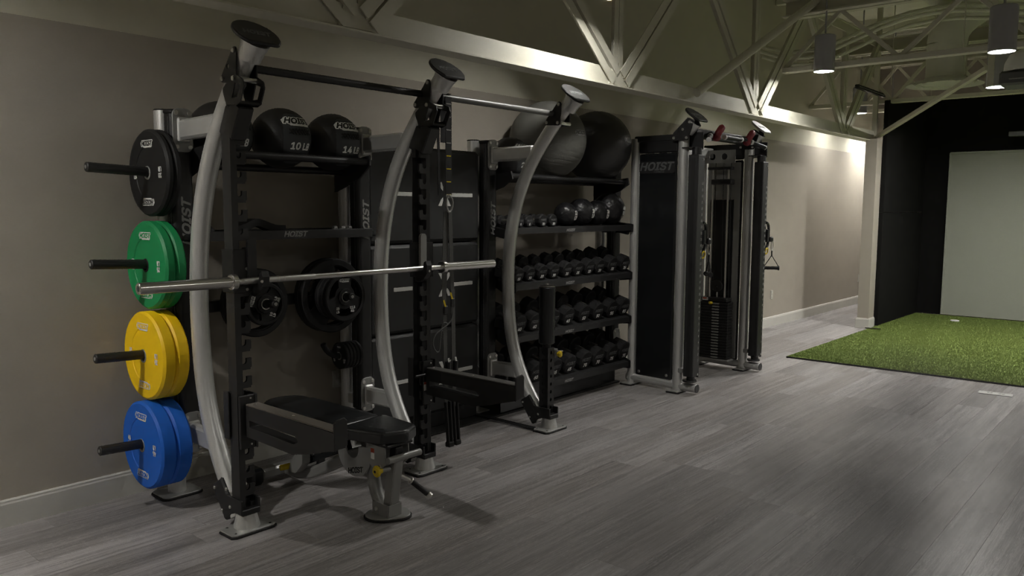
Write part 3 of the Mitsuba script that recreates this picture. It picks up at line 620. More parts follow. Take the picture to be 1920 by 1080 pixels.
for i in range(5):
    x0 = 2.885+i*.025
    p = thing('small_plate', ['small black change plate with white marks at the tip end of the bent peg', 'small black change plate second on the bent peg', 'small black change plate in the middle of the bent peg', 'small black change plate fourth on the bent peg', 'small black change plate next to the post on the bent peg'][i], 'weight plate')
    part(p, 'body', lathe([(.0185, 0), (.0185, .0235), (.04, .0235), (.045, .021), (.062, .021), (.068, .0235), (.076, .0235), (.081, .019), (.081, .004), (.076, 0), (.0185, 0)], (x0+.0235, -.345, .637), (-1, 0, 0), 44), 'm_rubber')
    if i == 0:
        part(p, 'ring', ring((x0+.002, -.345, .637), (-1, 0, 0), .0180, .024, .003, 28), 'm_silver_flat')
        M = FACE_X((x0, -.345, .637))
        part(p, 'weight_mark', text('HOIST', .008, shift(M, 0, .053, -.002), .0012, True, .2), 'm_print_grey')
        part(p, 'weight_mark', text('2.5', .010, shift(M, .050, -.02, -.002), .001), 'm_print_white'); part(p, 'weight_mark', text('LB', .010, shift(M, .05, -.034, -.002), .001), 'm_print_white')
        part(p, 'weight_mark', text('1.1', .010, shift(M, -.050, -.02, -.002), .001), 'm_print_white'); part(p, 'weight_mark', text('KG', .010, shift(M, -.05, -.034, -.002), .001), 'm_print_white')

# ------------------------------------------------------------------ wall balls and other balls
def on_sphere(mesh, c, R, lon0, lat0, edge=.012, off=0.0):
    """wrap a flat mesh (x, y in metres, z out) round a sphere about longitude lon0 (0 faces the room) and latitude lat0"""
    v, f = trimesh.remesh.subdivide_to_size(mesh.vertices, mesh.faces, edge)
    lo, la = lon0+v[:, 0]/(R*math.cos(lat0)), lat0+v[:, 1]/R; r_ = R+v[:, 2]+off
    p = np.stack([np.cos(la)*np.sin(lo), -np.cos(la)*np.cos(lo), np.sin(la)], 1)*r_[:, None]+np.asarray(c)
    return trimesh.Trimesh(p, f, process=False)
def sph_pt(c, R, lo, la):
    return np.asarray(c)+R*np.array([math.cos(la)*math.sin(lo), -math.cos(la)*math.cos(lo), math.sin(la)])
def panel_patch(c, R, lon, half, la0, la1, th=.002):
    g = rrect(half*2*R, (la1-la0)*R, .03); m = prism(g, th); m.apply_translation([0, (la0+la1)/2*R, 0])
    v, f = trimesh.remesh.subdivide_to_size(m.vertices, m.faces, .02)
    lo, la = lon+v[:, 0]/R*np.where(True, 1, 1), v[:, 1]/R; r_ = R+v[:, 2]-.0005
    p = np.stack([np.cos(la)*np.sin(lo), -np.cos(la)*np.cos(lo), np.sin(la)], 1)*r_[:, None]+np.asarray(c)
    return trimesh.Trimesh(p, f, process=False)
def wall_ball(c, R, lb, lab, lon=.12):
    b = thing('wall_ball', lab, 'medicine ball', None)
    s = trimesh.creation.uv_sphere(radius=R, count=[32, 48]); s.apply_translation(c)
    part(b, 'body', s, 'm_ball_black', smooth=True)
    part(b, 'front_panel', panel_patch(c, R, lon, .62, -1.0, .86), 'm_ball_panel', smooth=50)
    for q in (-1, 1): part(b, 'side_panel', panel_patch(c, R, lon+q*1.5, .52, -.25, .2), 'm_ball_black', smooth=50)
    bp, tp = badge_poly(.034)
    part(b, 'badge', on_sphere(prism(bp, .002), c, R, lon, .55), 'm_print_white', smooth=False); part(b, 'badge_lettering', on_sphere(prism(tp, .0032), c, R, lon, .55), 'm_print_black', smooth=False)
    zz = []
    for s_ in (1, -1):
        pts = [sph_pt(c, R+.003, lon-.42+.12*k, .17+s_*(.075 if k % 2 else -.075)) for k in range(8)]
        zz.append(sweep(np.array(pts), .0042))
    part(b, 'lacing', cat(zz), 'm_print_black', smooth=60)
    part(b, 'weight_mark', on_sphere(text(f'{lb} LB', .036, np.eye(4), .002, True, .08, 1.0), c, R, lon+.05, -.30), 'm_print_white', smooth=False)
RB = .166
wall_ball((2.185, -.305, 1.909), RB, '6', 'wall ball half hidden behind the first bowed tube, leftmost of the row')
wall_ball((2.545, -.305, 1.909), RB, '10', 'wall ball marked 10 LB on the top rails')
wall_ball((2.892, -.305, 1.909), RB, '14', 'wall ball marked 14 LB beside the second post')
wall_ball((4.455, -.33, 1.886), .160, '20', 'wall ball behind the third bowed tube in front of the grey stability ball')
def gym_ball(c, R, mat, lab, lon, ground):
    b = thing('stability_ball', lab, 'exercise ball'); th = np.linspace(-np.pi/2, np.pi/2, 160); rr = np.full(len(th), R)
    for g in np.arange(-.95, -.05, .13): rr = rr-.0016*np.exp(-((th-g)/.012)**2)
    m = lathe(np.c_[np.maximum(np.cos(th)*rr, 0), np.sin(th)*rr], (0, 0, 0), (.10, -.05, 1), 72); m.apply_translation(c)
    part(b, 'body', m, mat, smooth=True)
    bp, tp = badge_poly(.026)
    part(b, 'badge', on_sphere(prism(bp, .0015), c, R, lon, .16), 'm_print_grey', smooth=False); part(b, 'badge_lettering', on_sphere(prism(tp, .0025), c, R, lon, .16), 'm_print_black', smooth=False)
gym_ball((4.90, -.33, 2.052), .300, 'm_gymball_grey', 'large grey stability ball on the top rails behind the third bowed tube', .12, 0)
gym_ball((5.56, -.33, 2.045), .292, 'm_gymball_black', 'large black stability ball on the top rails next to the cable machine', .18, 0)
def med_ball(x, R, lb, lab):
    c = (x, -.37, 1.390+R+.001); b = thing('medicine_ball', lab, 'medicine ball')
    s = trimesh.creation.icosphere(subdivisions=4, radius=R); v = s.vertices/R
    s.vertices = v*(R*(1+.012*(meshkit.fbm(v*2.6+x, 3)-.5))[:, None])+np.array(c)
    part(b, 'body', s, 'm_ball_leather', smooth=True)
    part(b, 'weight_mark', on_sphere(cat(text(lb, .030, at(0, .019), .002, True, 0, .9), text('LB', .030, at(0, -.019), .002, True, 0, .9)), c, R, .25, -.1, .01, .003), 'm_print_white', smooth=False)
for x, R, lb, lab in ((5.085, .093, '15', 'leather medicine ball marked 15 LB beside the small dumbbells'), (5.295, .110, '20', 'leather medicine ball marked 20 LB, second from the left of its row'),
                      (5.515, .104, '30', 'leather medicine ball marked 30 LB left of the largest one'), (5.70, .136, '40', 'largest leather medicine ball, marked 40 LB, at the right end of its shelf')):
    med_ball(x, R, lb, lab)
part('medicine_ball_003', 'seam', ring((5.70, -.37, 1.391+.136), (0, 1, .2), .1362, .1372, .002, 40), 'm_print_black')

# ------------------------------------------------------------------ dumbbells
_db = {}
def dumbbell_parts(w):
    if w not in _db:
        D = {5: .088, 10: .096, 15: .108, 20: .120, 25: .124, 30: .130, 35: .140, 40: .145, 45: .148, 50: .152, 55: .156, 60: .158, 65: .160, 70: .164, 75: .168}[w]
        H = .045+.0011*w; L = .13
        n = 10; a = np.arange(n)*2*np.pi/n+np.pi/n; r_ = D/2/math.cos(np.pi/n)*.985
        prof = lambda s: np.c_[np.cos(a), np.sin(a)]*r_*s
        pts = np.vstack([np.c_[prof(s), np.full(n, z)] for s, z in ((.84, 0), (1, .010), (1, H-.008), (.86, H))])
        head = trimesh.convex.convex_hull(pts)
        _db[w] = (mikit.ply(head, 'm_rubber_rough', smooth=False), mikit.ply(lathe([(0, 0), (.0135, 0), (.0165, L/2), (.0135, L), (0, L)], (0, 0, 0), (0, 0, 1), 16), 'm_chrome', smooth=50),
                  mikit.ply(cat(text(str(w), D*.17, at(0, -D*.24), .0010, True, .12)), 'm_print_white'), mikit.ply(text('HOIST', D*.15, at(0, D*.06), .0012, True, .1), 'm_print_dim'), D, H, L)
    return _db[w]
def dumbbell(w, x, y, z, tilt, lab, grp):
    """front face centre at (x, y, z); the axis runs back to the wall and rises by tilt"""
    hd, hn, tx, tx2, D, H, L = dumbbell_parts(w); b = thing('dumbbell', lab, 'dumbbell', grp)
    ax = nrm((0, -math.cos(tilt), -math.sin(tilt))); M = frame((x, y, z), (1, 0, 0), np.cross(ax, (1, 0, 0)))
    f = lambda d: M @ at(0, 0, d)
    k = tpart(b, 'head', hd, f(-H)); tpart(k, 'weight_mark', tx, f(0.0003)); tpart(k, 'raised_lettering', tx2, f(0.0003))
    tpart(b, 'handle', hn, f(-H-L)); tpart(b, 'head', hd, f(-H-L) @ np.diag([1, 1, -1, 1.0]) @ at(0, 0, 0) if False else f(-2*H-L) )
ROWS = [('top dumbbell shelf', [5, 5, 10, 10], [4.394, 4.496, 4.658, 4.781], -.492, 0.0), ('second dumbbell shelf', [15, 15, 20, 20, 25, 25, 30, 30, 35, 35], [4.379, 4.506, 4.649, 4.796, 4.958, 5.102, 5.259, 5.403, 5.590, 5.777], None, .28),
        ('third dumbbell shelf', [40, 40, 45, 45, 50, 50, 55, 55], [4.393, 4.567, 4.793, 4.983, 5.194, 5.392, 5.595, 5.785], None, .28), ('bottom dumbbell shelf', [60, 60, 65, 65, 70, 70, 75, 75], [4.403, 4.588, 4.819, 5.009, 5.220, 5.403, 5.605, 5.795], None, .28)]
for ri, (rn, ws, xs, yy, tl) in enumerate(ROWS):
    for i, (w, x) in enumerate(zip(ws, xs)):
        D = dumbbell_parts(w)[4]; side_ = 'left' if i % 2 == 0 else 'right'
        if ri == 0: y, z = yy, 1.390+D/2*.985
        else: y, z = -.498, TIERS[ri-1]+.007+D/2*1.03
        order = ['leftmost', 'second from the left', 'third from the left', 'fourth from the left', 'fifth from the left', 'sixth from the left', 'seventh from the left', 'eighth from the left', 'ninth from the left', 'tenth from the left'][i]
        if i == len(ws)-1: order = 'rightmost'
        dumbbell(w, x, y, z, tl, f'black dumbbell marked {w}, {order} on the {rn}', f'dumbbells on the {rn}')

# ------------------------------------------------------------------ padded panels between the second and third post
for i, (z0, z1) in enumerate(((.115, .700), (.708, 1.288), (1.296, 1.925))):
    p = thing('padded_panel', ['lowest black padded wall panel with white dashes, standing on the rubber mat', 'middle black padded wall panel with white dashes', 'topmost black padded wall panel with white dashes'][i], 'padded panel')
    part(p, 'pad', box(((3.157+4.168)/2, -.245, (z0+z1)/2), (1.011, .11, z1-z0), .022), 'm_vinyl_grey', smooth=40)
    zc = (1.617, .998, .384)[2-i]
    for x0, x1 in ((3.36, 3.55), (3.875, 4.085)):
        part(p, 'dash', slab(sbox(-(x1-x0)/2, -.009, (x1-x0)/2, .009).buffer(.004, quad_segs=3), .0025, .0005, FACE_Y(((x0+x1)/2, -.2995, zc))), 'm_print_white')
    for sx in (-1, 1):
        for sz in (-1, 1):
            ch = Polygon([(sx*.075, sz*.095), (sx*.035, sz*.095), (sx*.018, sz*.055), (sx*.018, sz*.025), (sx*.04, sz*.042)])
            part(p, 'emblem', prism(ch if ch.exterior.is_ccw else Polygon(list(ch.exterior.coords)[::-1]), .0025, FACE_Y((3.815, -.2995, zc+.005)) @ np.diag([.8, .85, 1, 1.0])), 'm_print_white', smooth=False)
whole('panel_strip', bb(3.3, 4.12, -.24, -.19, 1.288, 1.2958, .002), 'm_rubber', 'thin black strip in the gap between the top two padded panels', 'strip')
whole('plinth_block', bb(3.17, 4.16, -.28, -.19, .011, .1148, .006), 'm_rubber', 'black base block under the padded panels', 'base block')

# ------------------------------------------------------------------ barbell, hooks, safety arms
by_, bz_ = -.948, 1.191
bb_ = thing('barbell', 'long chrome barbell resting on the two hooks across the front of the rack', 'barbell')
part(bb_, 'shaft', cyl((1.86, by_, bz_), (3.17, by_, bz_), .0142, 24), 'm_chrome')
for x0, x1 in ((1.915, 2.092), (2.098, 2.122), (2.128, 2.296), (2.712, 2.888), (2.894, 2.918), (2.924, 3.10)):
    part(bb_, 'knurling', ring((x0, by_, bz_), (1, 0, 0), .0141, .0148, x1-x0, 24), 'm_knurl')
for x0, x1, d in ((1.440, 1.872, 1), (3.600, 3.166, -1)):
    k = part(bb_, 'sleeve', lathe([(0, .004), (.012, .004), (.014, 0), (.0225, 0), (.025, .0025), (.025, abs(x1-x0)), (0, abs(x1-x0))], (x0, by_, bz_), (d, 0, 0), 28), 'm_chrome')
    part(k, 'end_cap', cyl((x0-d*.0005, by_, bz_), (x0+d*.002, by_, bz_), .011, 16), 'm_print_dim')
    part(bb_, 'collar', cyl((x1-d*.022, by_, bz_), (x1+d*.008, by_, bz_), .036, 28, .004), 'm_chrome')
for i, (x, s) in enumerate(((1.9315, 1), (3.0815, -1))):
    h = thing('barbell_hook', ['black barbell hook clamped on the first upright', 'black barbell hook clamped on the second upright beside the hanging strap'][i], 'hook')
    part(h, 'sleeve', cat(bb(x-.046, x-.0375, -.915, -.815, 1.135, 1.335, .003), bb(x+.0415, x+.048, -.915, -.815, 1.135, 1.335, .003), bb(x-.046, x+.048, -.915, -.9025, 1.135, 1.335, .003)), 'm_black')
    cr = Polygon([(-.903, 1.12), (-.903, 1.19), (-.935, 1.1735), (-.96, 1.1735), (-.973, 1.19), (-.977, 1.225), (-.992, 1.235), (-1.003, 1.21), (-.999, 1.165), (-.975, 1.135), (-.93, 1.115)]).buffer(.001)
    part(h, 'cradle', prism(cr, .036, at(x+s*.066-.018) @ SIDE), 'm_black', smooth=25)
    part(h, 'guard', prism(Polygon([(-.046, 0), (.0, -.02), (.035, -.02), (.035, .20), (.012, .235), (-.012, .235), (-.025, .21), (-.025, .02)]) if False else rrect(.044, .22, .02), .016, FACE_Y((x+s*.042, -.916, 1.275))), 'm_black' if i == 0 else 'm_silver_flat', smooth=30)
    for zz in (1.15, 1.245):
        part(h, 'bolt', cyl((x+s*.02, -.915, zz), (x+s*.02, -.921, zz), .007, 10, .001), 'm_bolt')
    if i == 0:
        part(h, 'bolt', cyl((x+.045, -1.0, 1.19), (x+.045, -1.005, 1.19), .007, 10, .001), 'm_bolt')
    else:
        part(h, 'red_mark', bb(x-.035, x-.002, -.9165, -.9145, 1.212, 1.222), 'm_print_red', smooth=False)
        part(h, 'bolt', cyl((x-.066, -1.0, 1.18), (x-.066, -1.005, 1.18), .007, 10, .001), 'm_bolt')
for i, (x, xa) in enumerate(((1.9315, 1.950), (3.0815, 3.085))):
    m = 'm_upright' if i == 0 else 'm_black'
    h = thing('safety_arm', ['dark safety spotter arm sticking out of the first upright beside the bench', 'black safety spotter arm sticking out of the second upright toward the padded post'][i], 'safety arm')
    part(h, 'holder', cat(bb(x-.052, x-.043, -.845, -.80, .44, .668, .003), bb(x+.0415, x+.05, -.93, -.80, .40, .66, .003), bb(x-.036, x+.05, -.918, -.9025, .40, .655, .004), bb(x-.052, x+.05, -.812, -.80, .44, .66, .003)), m)
    z0 = .612 if i == 0 else .614
    beam = Polygon([(-.93, z0), (-1.60, z0-.004), (-1.60, z0-.078), (-1.42, z0-.13), (-1.30, z0-.157), (-1.22, z0-.155), (-.93, z0-.15)])
    slot = Polygon([(-.96, z0-.072), (-1.32, z0-.074), (-1.34, z0-.09), (-1.31, z0-.104), (-.96, z0-.096)]).buffer(.004, quad_segs=3)
    part(h, 'arm', prism(beam.difference(slot), .060, at(xa-.03) @ SIDE), m, smooth=20)
    part(h, 'wear_strip', bb(xa-.032, xa+.032, -1.60, -.932, z0-.001, z0+.006, .002), 'm_wear' if i == 0 else 'm_wear_dark')
    part(h, 'end_stop', slab(Polygon([(-.034, -.075), (.034, -.060), (.034, .045), (.02, .060), (-.022, .055), (-.034, .042)]), .010, .003, FACE_Y((xa, -1.60, z0-.005))), m)
    for yy in (-.96, -1.27):
        part(h, 'screw', cyl((xa, yy, z0+.0055), (xa, yy, z0+.008), .007, 10, .001), 'm_bolt')
    for zz in (.42, .64):
        part(h, 'screw', cyl((x+.02, -.918, zz), (x+.02, -.921, zz), .005, 8), 'm_bolt')
    if i == 1:
        part(h, 'pull_pin', bb(x-.12, x+.0, -.945, -.93, .575, .590, .004), 'm_black')
    if i == 1:
        k = part(h, 'caution_label', cat(bb(x-.034, x-.002, -.9195, -.9175, .485, .535)), 'm_print_white', smooth=False, label='small red and white caution label')
        part(k, 'red_band', bb(x-.034, x-.002, -.9205, -.919, .521, .535), 'm_print_red', smooth=False)
# roller pad on the short upright
ro = thing('roller_pad', 'upright black foam roller with a silver cap on the short holed post', 'roller pad')
part(ro, 'foam', cyl((4.258, -.85, .598), (4.258, -.85, .995), .0565, 36, .008), 'm_vinyl', smooth=40)
part(ro, 'cap', lathe([(0, .012), (.03, .011), (.056, .005), (.056, 0), (0, 0)], (4.258, -.85, .9952), (0, 0, 1), 32), 'm_chrome')
part(ro, 'cap_screw', cyl((4.258, -.85, 1.005), (4.258, -.85, 1.016), .011, 12, .003), 'm_bolt')
part(ro, 'stem', cyl((4.258, -.85, .573), (4.258, -.85, .60), .03, 18), 'm_black')
part(ro, 'bracket', bb(4.292, 4.33, -.895, -.84, .50, .56, .003), 'm_print_dim')
k = part(ro, 'pin_knob', lathe([(0, 0), (.012, .0), (.021, .012), (.024, .022), (.017, .032), (0, .034)], (4.315, -.90, .525), (.25, -1, 0), 20), 'm_yellow_knob', label='yellow pull knob')
part(ro, 'wire_ring', lathe([(.028+.0025*math.cos(a), .0025*math.sin(a)) for a in np.linspace(0, 2*np.pi, 9)], (4.315, -.915, .545), (.2, .3, 1), 24), 'm_chrome')

# ------------------------------------------------------------------ suspension strap
sp = thing('suspension_strap', 'black suspension training strap hanging from the right pull-up bar', 'strap')
SX, SY = 3.222, -.925
part(sp, 'anchor_loop', cat(sweep(smooth_path([(SX, SY-.0205, 2.09), (SX, SY-.0215, 2.15), (SX, SY, 2.1735), (SX, SY+.0215, 2.15), (SX, SY+.0205, 2.09)], 24), np.c_[[-.024, .024, .024, -.024], [-.0012, -.0012, .0012, .0012]], upv=(1, 0, 0)) if False else cat(bb(SX-.024, SX+.024, SY-.0215, SY-.0193, 1.60, 2.155), bb(SX-.024, SX+.024, SY+.0193, SY+.0215, 1.9, 2.155), bb(SX-.024, SX+.024, SY-.0215, SY+.0215, 2.1707, 2.1727))), 'm_webbing', smooth=False)
for i, z in enumerate(np.arange(2.115, 1.60, -.073)):
    part(sp, 'stitch_bar', bb(SX-.018, SX+.018, SY-.0228, SY-.0214, z-.003, z+.003), 'm_yellow_knob' if i > 3 else 'm_print_grey', smooth=False)
part(sp, 'back_strap', bar((SX-.045, SY+.02, 2.06), (SX-.035, SY+.02, 1.60), .018, .004, 0, (0, 1, 0)), 'm_webbing', smooth=False)
part(sp, 'carabiner', sweep(smooth_path([(SX-.01, SY-.025, 1.60), (SX-.022, SY-.025, 1.57), (SX-.020, SY-.025, 1.53), (SX+.0, SY-.025, 1.505), (SX+.022, SY-.025, 1.53), (SX+.02, SY-.025, 1.58), (SX-.005, SY-.025, 1.602)], 30), .0065), 'm_silver_flat', smooth=50)
part(sp, 'white_tag', bb(SX-.022, SX+.018, SY-.024, SY-.0215, 1.585, 1.605), 'm_print_white', smooth=False)
part(sp, 'main_strap', cat(bar((SX-.02, SY-.02, 1.51), (SX-.038, SY-.02, 1.06), .040, .003, 0, (0, 1, 0)), bar((SX-.038, SY-.02, 1.06), (SX-.02, SY-.02, .36), .030, .003, 0, (0, 1, 0))), 'm_webbing_grey', smooth=False)
part(sp, 'main_strap', cat(bar((SX+.005, SY-.026, 1.51), (SX+.022, SY-.026, 1.06), .030, .003, 0, (0, 1, 0)), bar((SX+.022, SY-.03, 1.06), (SX+.035, SY-.03, .36), .030, .003, 0, (0, 1, 0))), 'm_webbing_grey', smooth=False)
for i, (x, z) in enumerate(((SX-.035, .94), (SX+.02, .98))):
    part(sp, 'buckle', box((x, SY-.03, z), (.03, .012, .05), .004), 'm_print_black')
    part(sp, 'yellow_tab', bar((x-.02, SY-.034, z+.06), (x-.005, SY-.034, z+.02), .012, .003, 0, (0, 1, 0)), 'm_yellow_knob', smooth=False)
part(sp, 'cord', sweep(smooth_path([(SX+.02, SY-.03, .93), (SX-.03, SY-.03, .85), (SX-.11, SY-.02, .80), (SX-.125, SY-.02, .74), (SX-.09, SY-.02, .70), (SX-.07, SY-.02, .76), (SX-.02, SY-.03, .86)], 30), .004), 'm_print_dim', smooth=50)
for x in (SX-.022, SX+.036):
    part(sp, 'handle', cyl((x, SY-.035, .52), (x, SY-.035, .64), .017, 14, .004), 'm_vinyl')
    part(sp, 'foot_cradle', cat(bar((x-.016, SY-.03, .40), (x-.014, SY-.05, .16), .012, .022, .002, (0, 1, 0)), bar((x+.016, SY-.03, .40), (x+.014, SY-.05, .16), .012, .022, .002, (0, 1, 0)), bb(x-.022, x+.022, SY-.066, SY-.03, .135, .165, .004)), 'm_webbing', smooth=False)
    part(sp, 'white_tag', bar((x-.008, SY-.046, .66), (x+.004, SY-.046, .60), .012, .003, 0, (0, 1, 0)), 'm_print_white', smooth=False)

# ------------------------------------------------------------------ adjustable bench
be = thing('weight_bench', 'adjustable flat weight bench with black pads and a silver frame inside the rack', 'bench')
BX = 2.485
def pad(poly, z0, z1, r):
    """upholstered pad: soft shoulder built from inset outlines"""
    rings = []; zz = []
    for a in np.linspace(0, np.pi/2, 6): rings.append(poly.buffer(-r*(1-math.sin(a)), quad_segs=8)); zz.append(z1-r*(1-math.cos(np.pi/2-a)) if False else z1-r*(1-math.cos(a)) )
    return rings, zz
def soft_slab(poly, z0, z1, r, crown=0.0):
    pts = []; c = np.array(poly.centroid.coords[0]); ext = np.array(shapely.segmentize(poly, .02).exterior.coords)[:-1]
    R_ = np.abs(ext-c).max()
    for a in np.linspace(0, np.pi/2, 7):
        q = np.array(shapely.segmentize(poly.buffer(-r*(1-math.cos(a)), quad_segs=6), .02).exterior.coords)[:-1]
        pts.append(np.c_[q, np.full(len(q), z1-r+r*math.sin(a))]); pts.append(np.c_[q, np.full(len(q), z0+r*.35-r*.35*math.sin(a))])
    q = np.array(poly.buffer(-r*2.2).exterior.coords)[:-1]
    pts.append(np.c_[q, np.full(len(q), z1+crown)])
    return trimesh.convex.convex_hull(np.vstack(pts))
back = unary_union([sbox(BX-.135, -.97, BX+.135, -.45).buffer(.0), Point(BX, -.44).buffer(.135, quad_segs=12), sbox(BX-.105, -1.07, BX+.105, -.9), Point(BX-.085, -1.02).buffer(.05), Point(BX+.085, -1.02).buffer(.05)]).convex_hull
part(be, 'back_pad', cat(soft_slab(back.intersection(sbox(0, -2, 9, -.455)), .392, .455, .022, .004)), 'm_vinyl', smooth=50)
part(be, 'head_pad', soft_slab(unary_union([sbox(BX-.135, -.458, BX+.135, -.40), aff.scale(Point(BX, -.40).buffer(.135, quad_segs=12), 1, .85)]).convex_hull, .396, .450, .024, .003), 'm_vinyl', smooth=50)
seat = Polygon([(BX-.105, -1.115), (BX+.115, -1.09), (BX+.10, -1.30), (BX+.03, -1.335), (BX-.05, -1.30)]).buffer(.042, quad_segs=6)
part(be, 'seat_pad', soft_slab(seat, .392, .456, .022, .004), 'm_vinyl', smooth=50)
part(be, 'pad_board', cat(bb(BX-.10, BX+.10, -1.0, -.45, .380, .394, .003), bb(BX-.08, BX+.08, -1.36, -1.15, .380, .394, .003)), 'm_print_black')
sec = sweep([(0, -1.075+.115*math.cos(a), .315+.115*math.sin(a)) for a in np.linspace(math.radians(150), math.radians(385), 26)], .001)
arcp = [(-1.095+.122*math.cos(a), .318+.122*math.sin(a)) for a in np.linspace(math.radians(165), math.radians(360), 24)]
inn = [(-1.085+.058*math.cos(a), .330+.058*math.sin(a)) for a in np.linspace(math.radians(345), math.radians(170), 18)]
sector = Polygon(arcp+[(-.985, .385), (-.995, .39), (-1.03, .375)][:0]+inn).buffer(.008)
sector = unary_union([sector, Polygon([(-1.20, .392), (-1.33, .392), (-1.335, .30), (-1.29, .262), (-1.24, .27), (-1.20, .30)]).buffer(.004), Polygon([(-.985, .38), (-1.03, .38), (-1.03, .30), (-.965, .30)]).buffer(.004)])
for sx in (-.078, .070):
    sp_ = part(be, 'curved_bracket', prism(sector, .007, at(BX+sx) @ SIDE), 'm_bench_silver', smooth=25)
    if sx < 0:
        bp, tp = badge_poly(.026); Mx = rotz(FACE_X((BX+sx-.0002, -1.11, .222)), 14)
        part(sp_, 'lettering', text('HOIST', .026, Mx, .0014, True, .25, 1.05), 'm_print_black')
        k = part(sp_, 'caution_label', prism(rrect(.026, .055, .002), .0008, FACE_X((BX+sx, -1.245, .335))), 'm_print_white')
        part(k, 'red_band', prism(rrect(.026, .022, .002), .0012, FACE_X((BX+sx, -1.245, .351))), 'm_print_red')
        part(sp_, 'bolt', cyl((BX+sx, -1.305, .282), (BX+sx-.008, -1.305, .282), .010, 12, .002), 'm_bolt')
    part(be, 'hinge_plate', prism(Polygon([(-.965, .395), (-.965, .335), (-1.0, .32), (-1.03, .335), (-1.03, .395)]), .006, at(BX+sx-.004) @ SIDE), 'm_bench_silver')
    part(be, 'hinge_bolt', cyl((BX+sx-.012, -.995, .358), (BX+sx+.018, -.995, .358), .016, 14, .003), 'm_bolt')
part(be, 'back_rails', cat(bb(BX-.055, BX-.025, -1.0, -.5, .345, .382, .004), bb(BX+.025, BX+.055, -1.0, -.5, .345, .382, .004)), 'm_black')
part(be, 'spine', cat(sweep(smooth_path([(BX, -.40, .062), (BX, -.50, .058), (BX, -.60, .075), (BX, -.75, .135), (BX, -.95, .235), (BX, -1.10, .30), (BX, -1.2, .335)], 26), rrect(.062, .075, .018).exterior.coords[:-1], upv=(1, 0, 0))), 'm_bench_silver', smooth=35)
part(be, 'ladder', cat(bar((BX-.016, -.55, .13), (BX-.016, -.95, .30), .012, .05, .003), bar((BX+.016, -.55, .13), (BX+.016, -.95, .30), .012, .05, .003)), 'm_gloss_black')
for t in np.linspace(.1, .9, 5):
    part(be, 'ladder_pin', cyl((BX-.03, -.55-.4*t, .145+.17*t), (BX+.03, -.55-.4*t, .145+.17*t), .008, 10), 'm_bolt')
part(be, 'support_strut', prism(Polygon([(-.54, .09), (-.60, .10), (-.66, .16), (-.66, .245), (-.62, .25), (-.60, .19), (-.56, .14)]).buffer(.006), .05, at(BX-.09) @ SIDE), 'm_bench_silver')
part(be, 'rear_foot', cat(bar((BX-.17, -.375, .055), (BX+.19, -.375, .055), .07, .06, .012)), 'm_bench_silver', smooth=25)
for sx in (-.20, .21):
    part(be, 'rear_cap', box((BX+sx, -.375, .053), (.07, .085, .095), .014), 'm_gloss_black')
part(be, 'grip', cyl((BX-.125, -.505, .108), (BX-.062, -.520, .110), .0165, 16, .005), 'm_yellow_knob', label='yellow grip')
part(be, 'grip_rod', cyl((BX-.07, -.518, .11), (BX+.02, -.535, .112), .008, 10), 'm_chrome')
part(be, 'front_leg', sweep(smooth_path([(BX-.01, -1.155, .315), (BX-.01, -1.165, .22), (BX-.01, -1.175, .15), (BX-.01, -1.20, .09), (BX-.01, -1.235, .045)], 20), .033), 'm_bench_silver', smooth=40)
part(be, 'leg_post', bar((BX+.0, -1.325, .31), (BX+.0, -1.285, .055), .058, .058, .006, (0, 1, 0)), 'm_bench_silver')
part(be, 'seat_post', bar((BX+.0, -1.333, .375), (BX+.0, -1.322, .30), .046, .046, .004, (0, 1, 0)), 'm_black')
part(be, 'knob_stub', cyl((BX-.028, -1.315, .265), (BX-.075, -1.30, .262), .014, 14), 'm_bench_silver')
k = part(be, 'pop_pin', lathe([(0, 0), (.014, .0), (.015, .014), (.028, .022), (.028, .032), (.022, .038), (0, .038)], (BX-.07, -1.302, .262), (-1, .12, 0), 24), 'm_yellow_knob', label='yellow pop-pin knob')
part(k, 'mark', prism(rrect(.014, .012, .002), .001, shift(FACE_X((BX-.108, -1.297, .262)), 0, 0, 0)), 'm_print_black')
part(be, 'cross_tube', cyl((BX-.08, -1.36, .322), (BX+.13, -1.36, .322), .017, 18, .003), 'm_bench_silver')
part(be, 'side_handle', cat(cyl((BX+.028, -1.325, .215), (BX+.075, -1.345, .185), .0105, 14)), 'm_chrome')
part(be, 'handle_grip', cyl((BX+.075, -1.345, .185), (BX+.155, -1.39, .10), .0135, 14), 'm_rubber')
for t0, t1 in ((-.02, .08), (.93, 1.12)):
    a_, b_ = np.array((BX+.075, -1.345, .185)), np.array((BX+.155, -1.39, .10))
    part(be, 'handle_collar', cyl(a_+(b_-a_)*t0, a_+(b_-a_)*t1, .0185, 14, .003), 'm_chrome')
part(be, 'foot_bracket', cat(bar((BX-.045, -1.20, .045), (BX-.045, -1.32, .045), .006, .07, .001), bar((BX+.035, -1.20, .045), (BX+.035, -1.32, .045), .006, .07, .001), bb(BX-.045, BX+.035, -1.325, -1.319, .02, .08, .001)), 'm_bench_silver')
part(be, 'foot_bolt', cyl((BX-.055, -1.235, .045), (BX+.045, -1.235, .045), .012, 12, .002), 'm_bolt')
fo = aff.rotate(aff.scale(Point(0, 0).buffer(.1, quad_segs=10), 1.15, .95), -25).union(Point(.03, -.045).buffer(.07)).convex_hull
f = part(be, 'foot_plate', slab(fo.buffer(-.006), .008, .002, at(BX+.0, -1.255, .0105)), 'm_bench_silver')
part(f, 'rubber_pad', slab(fo, .013, .003, at(BX+.0, -1.255, 0)), 'm_rubber')

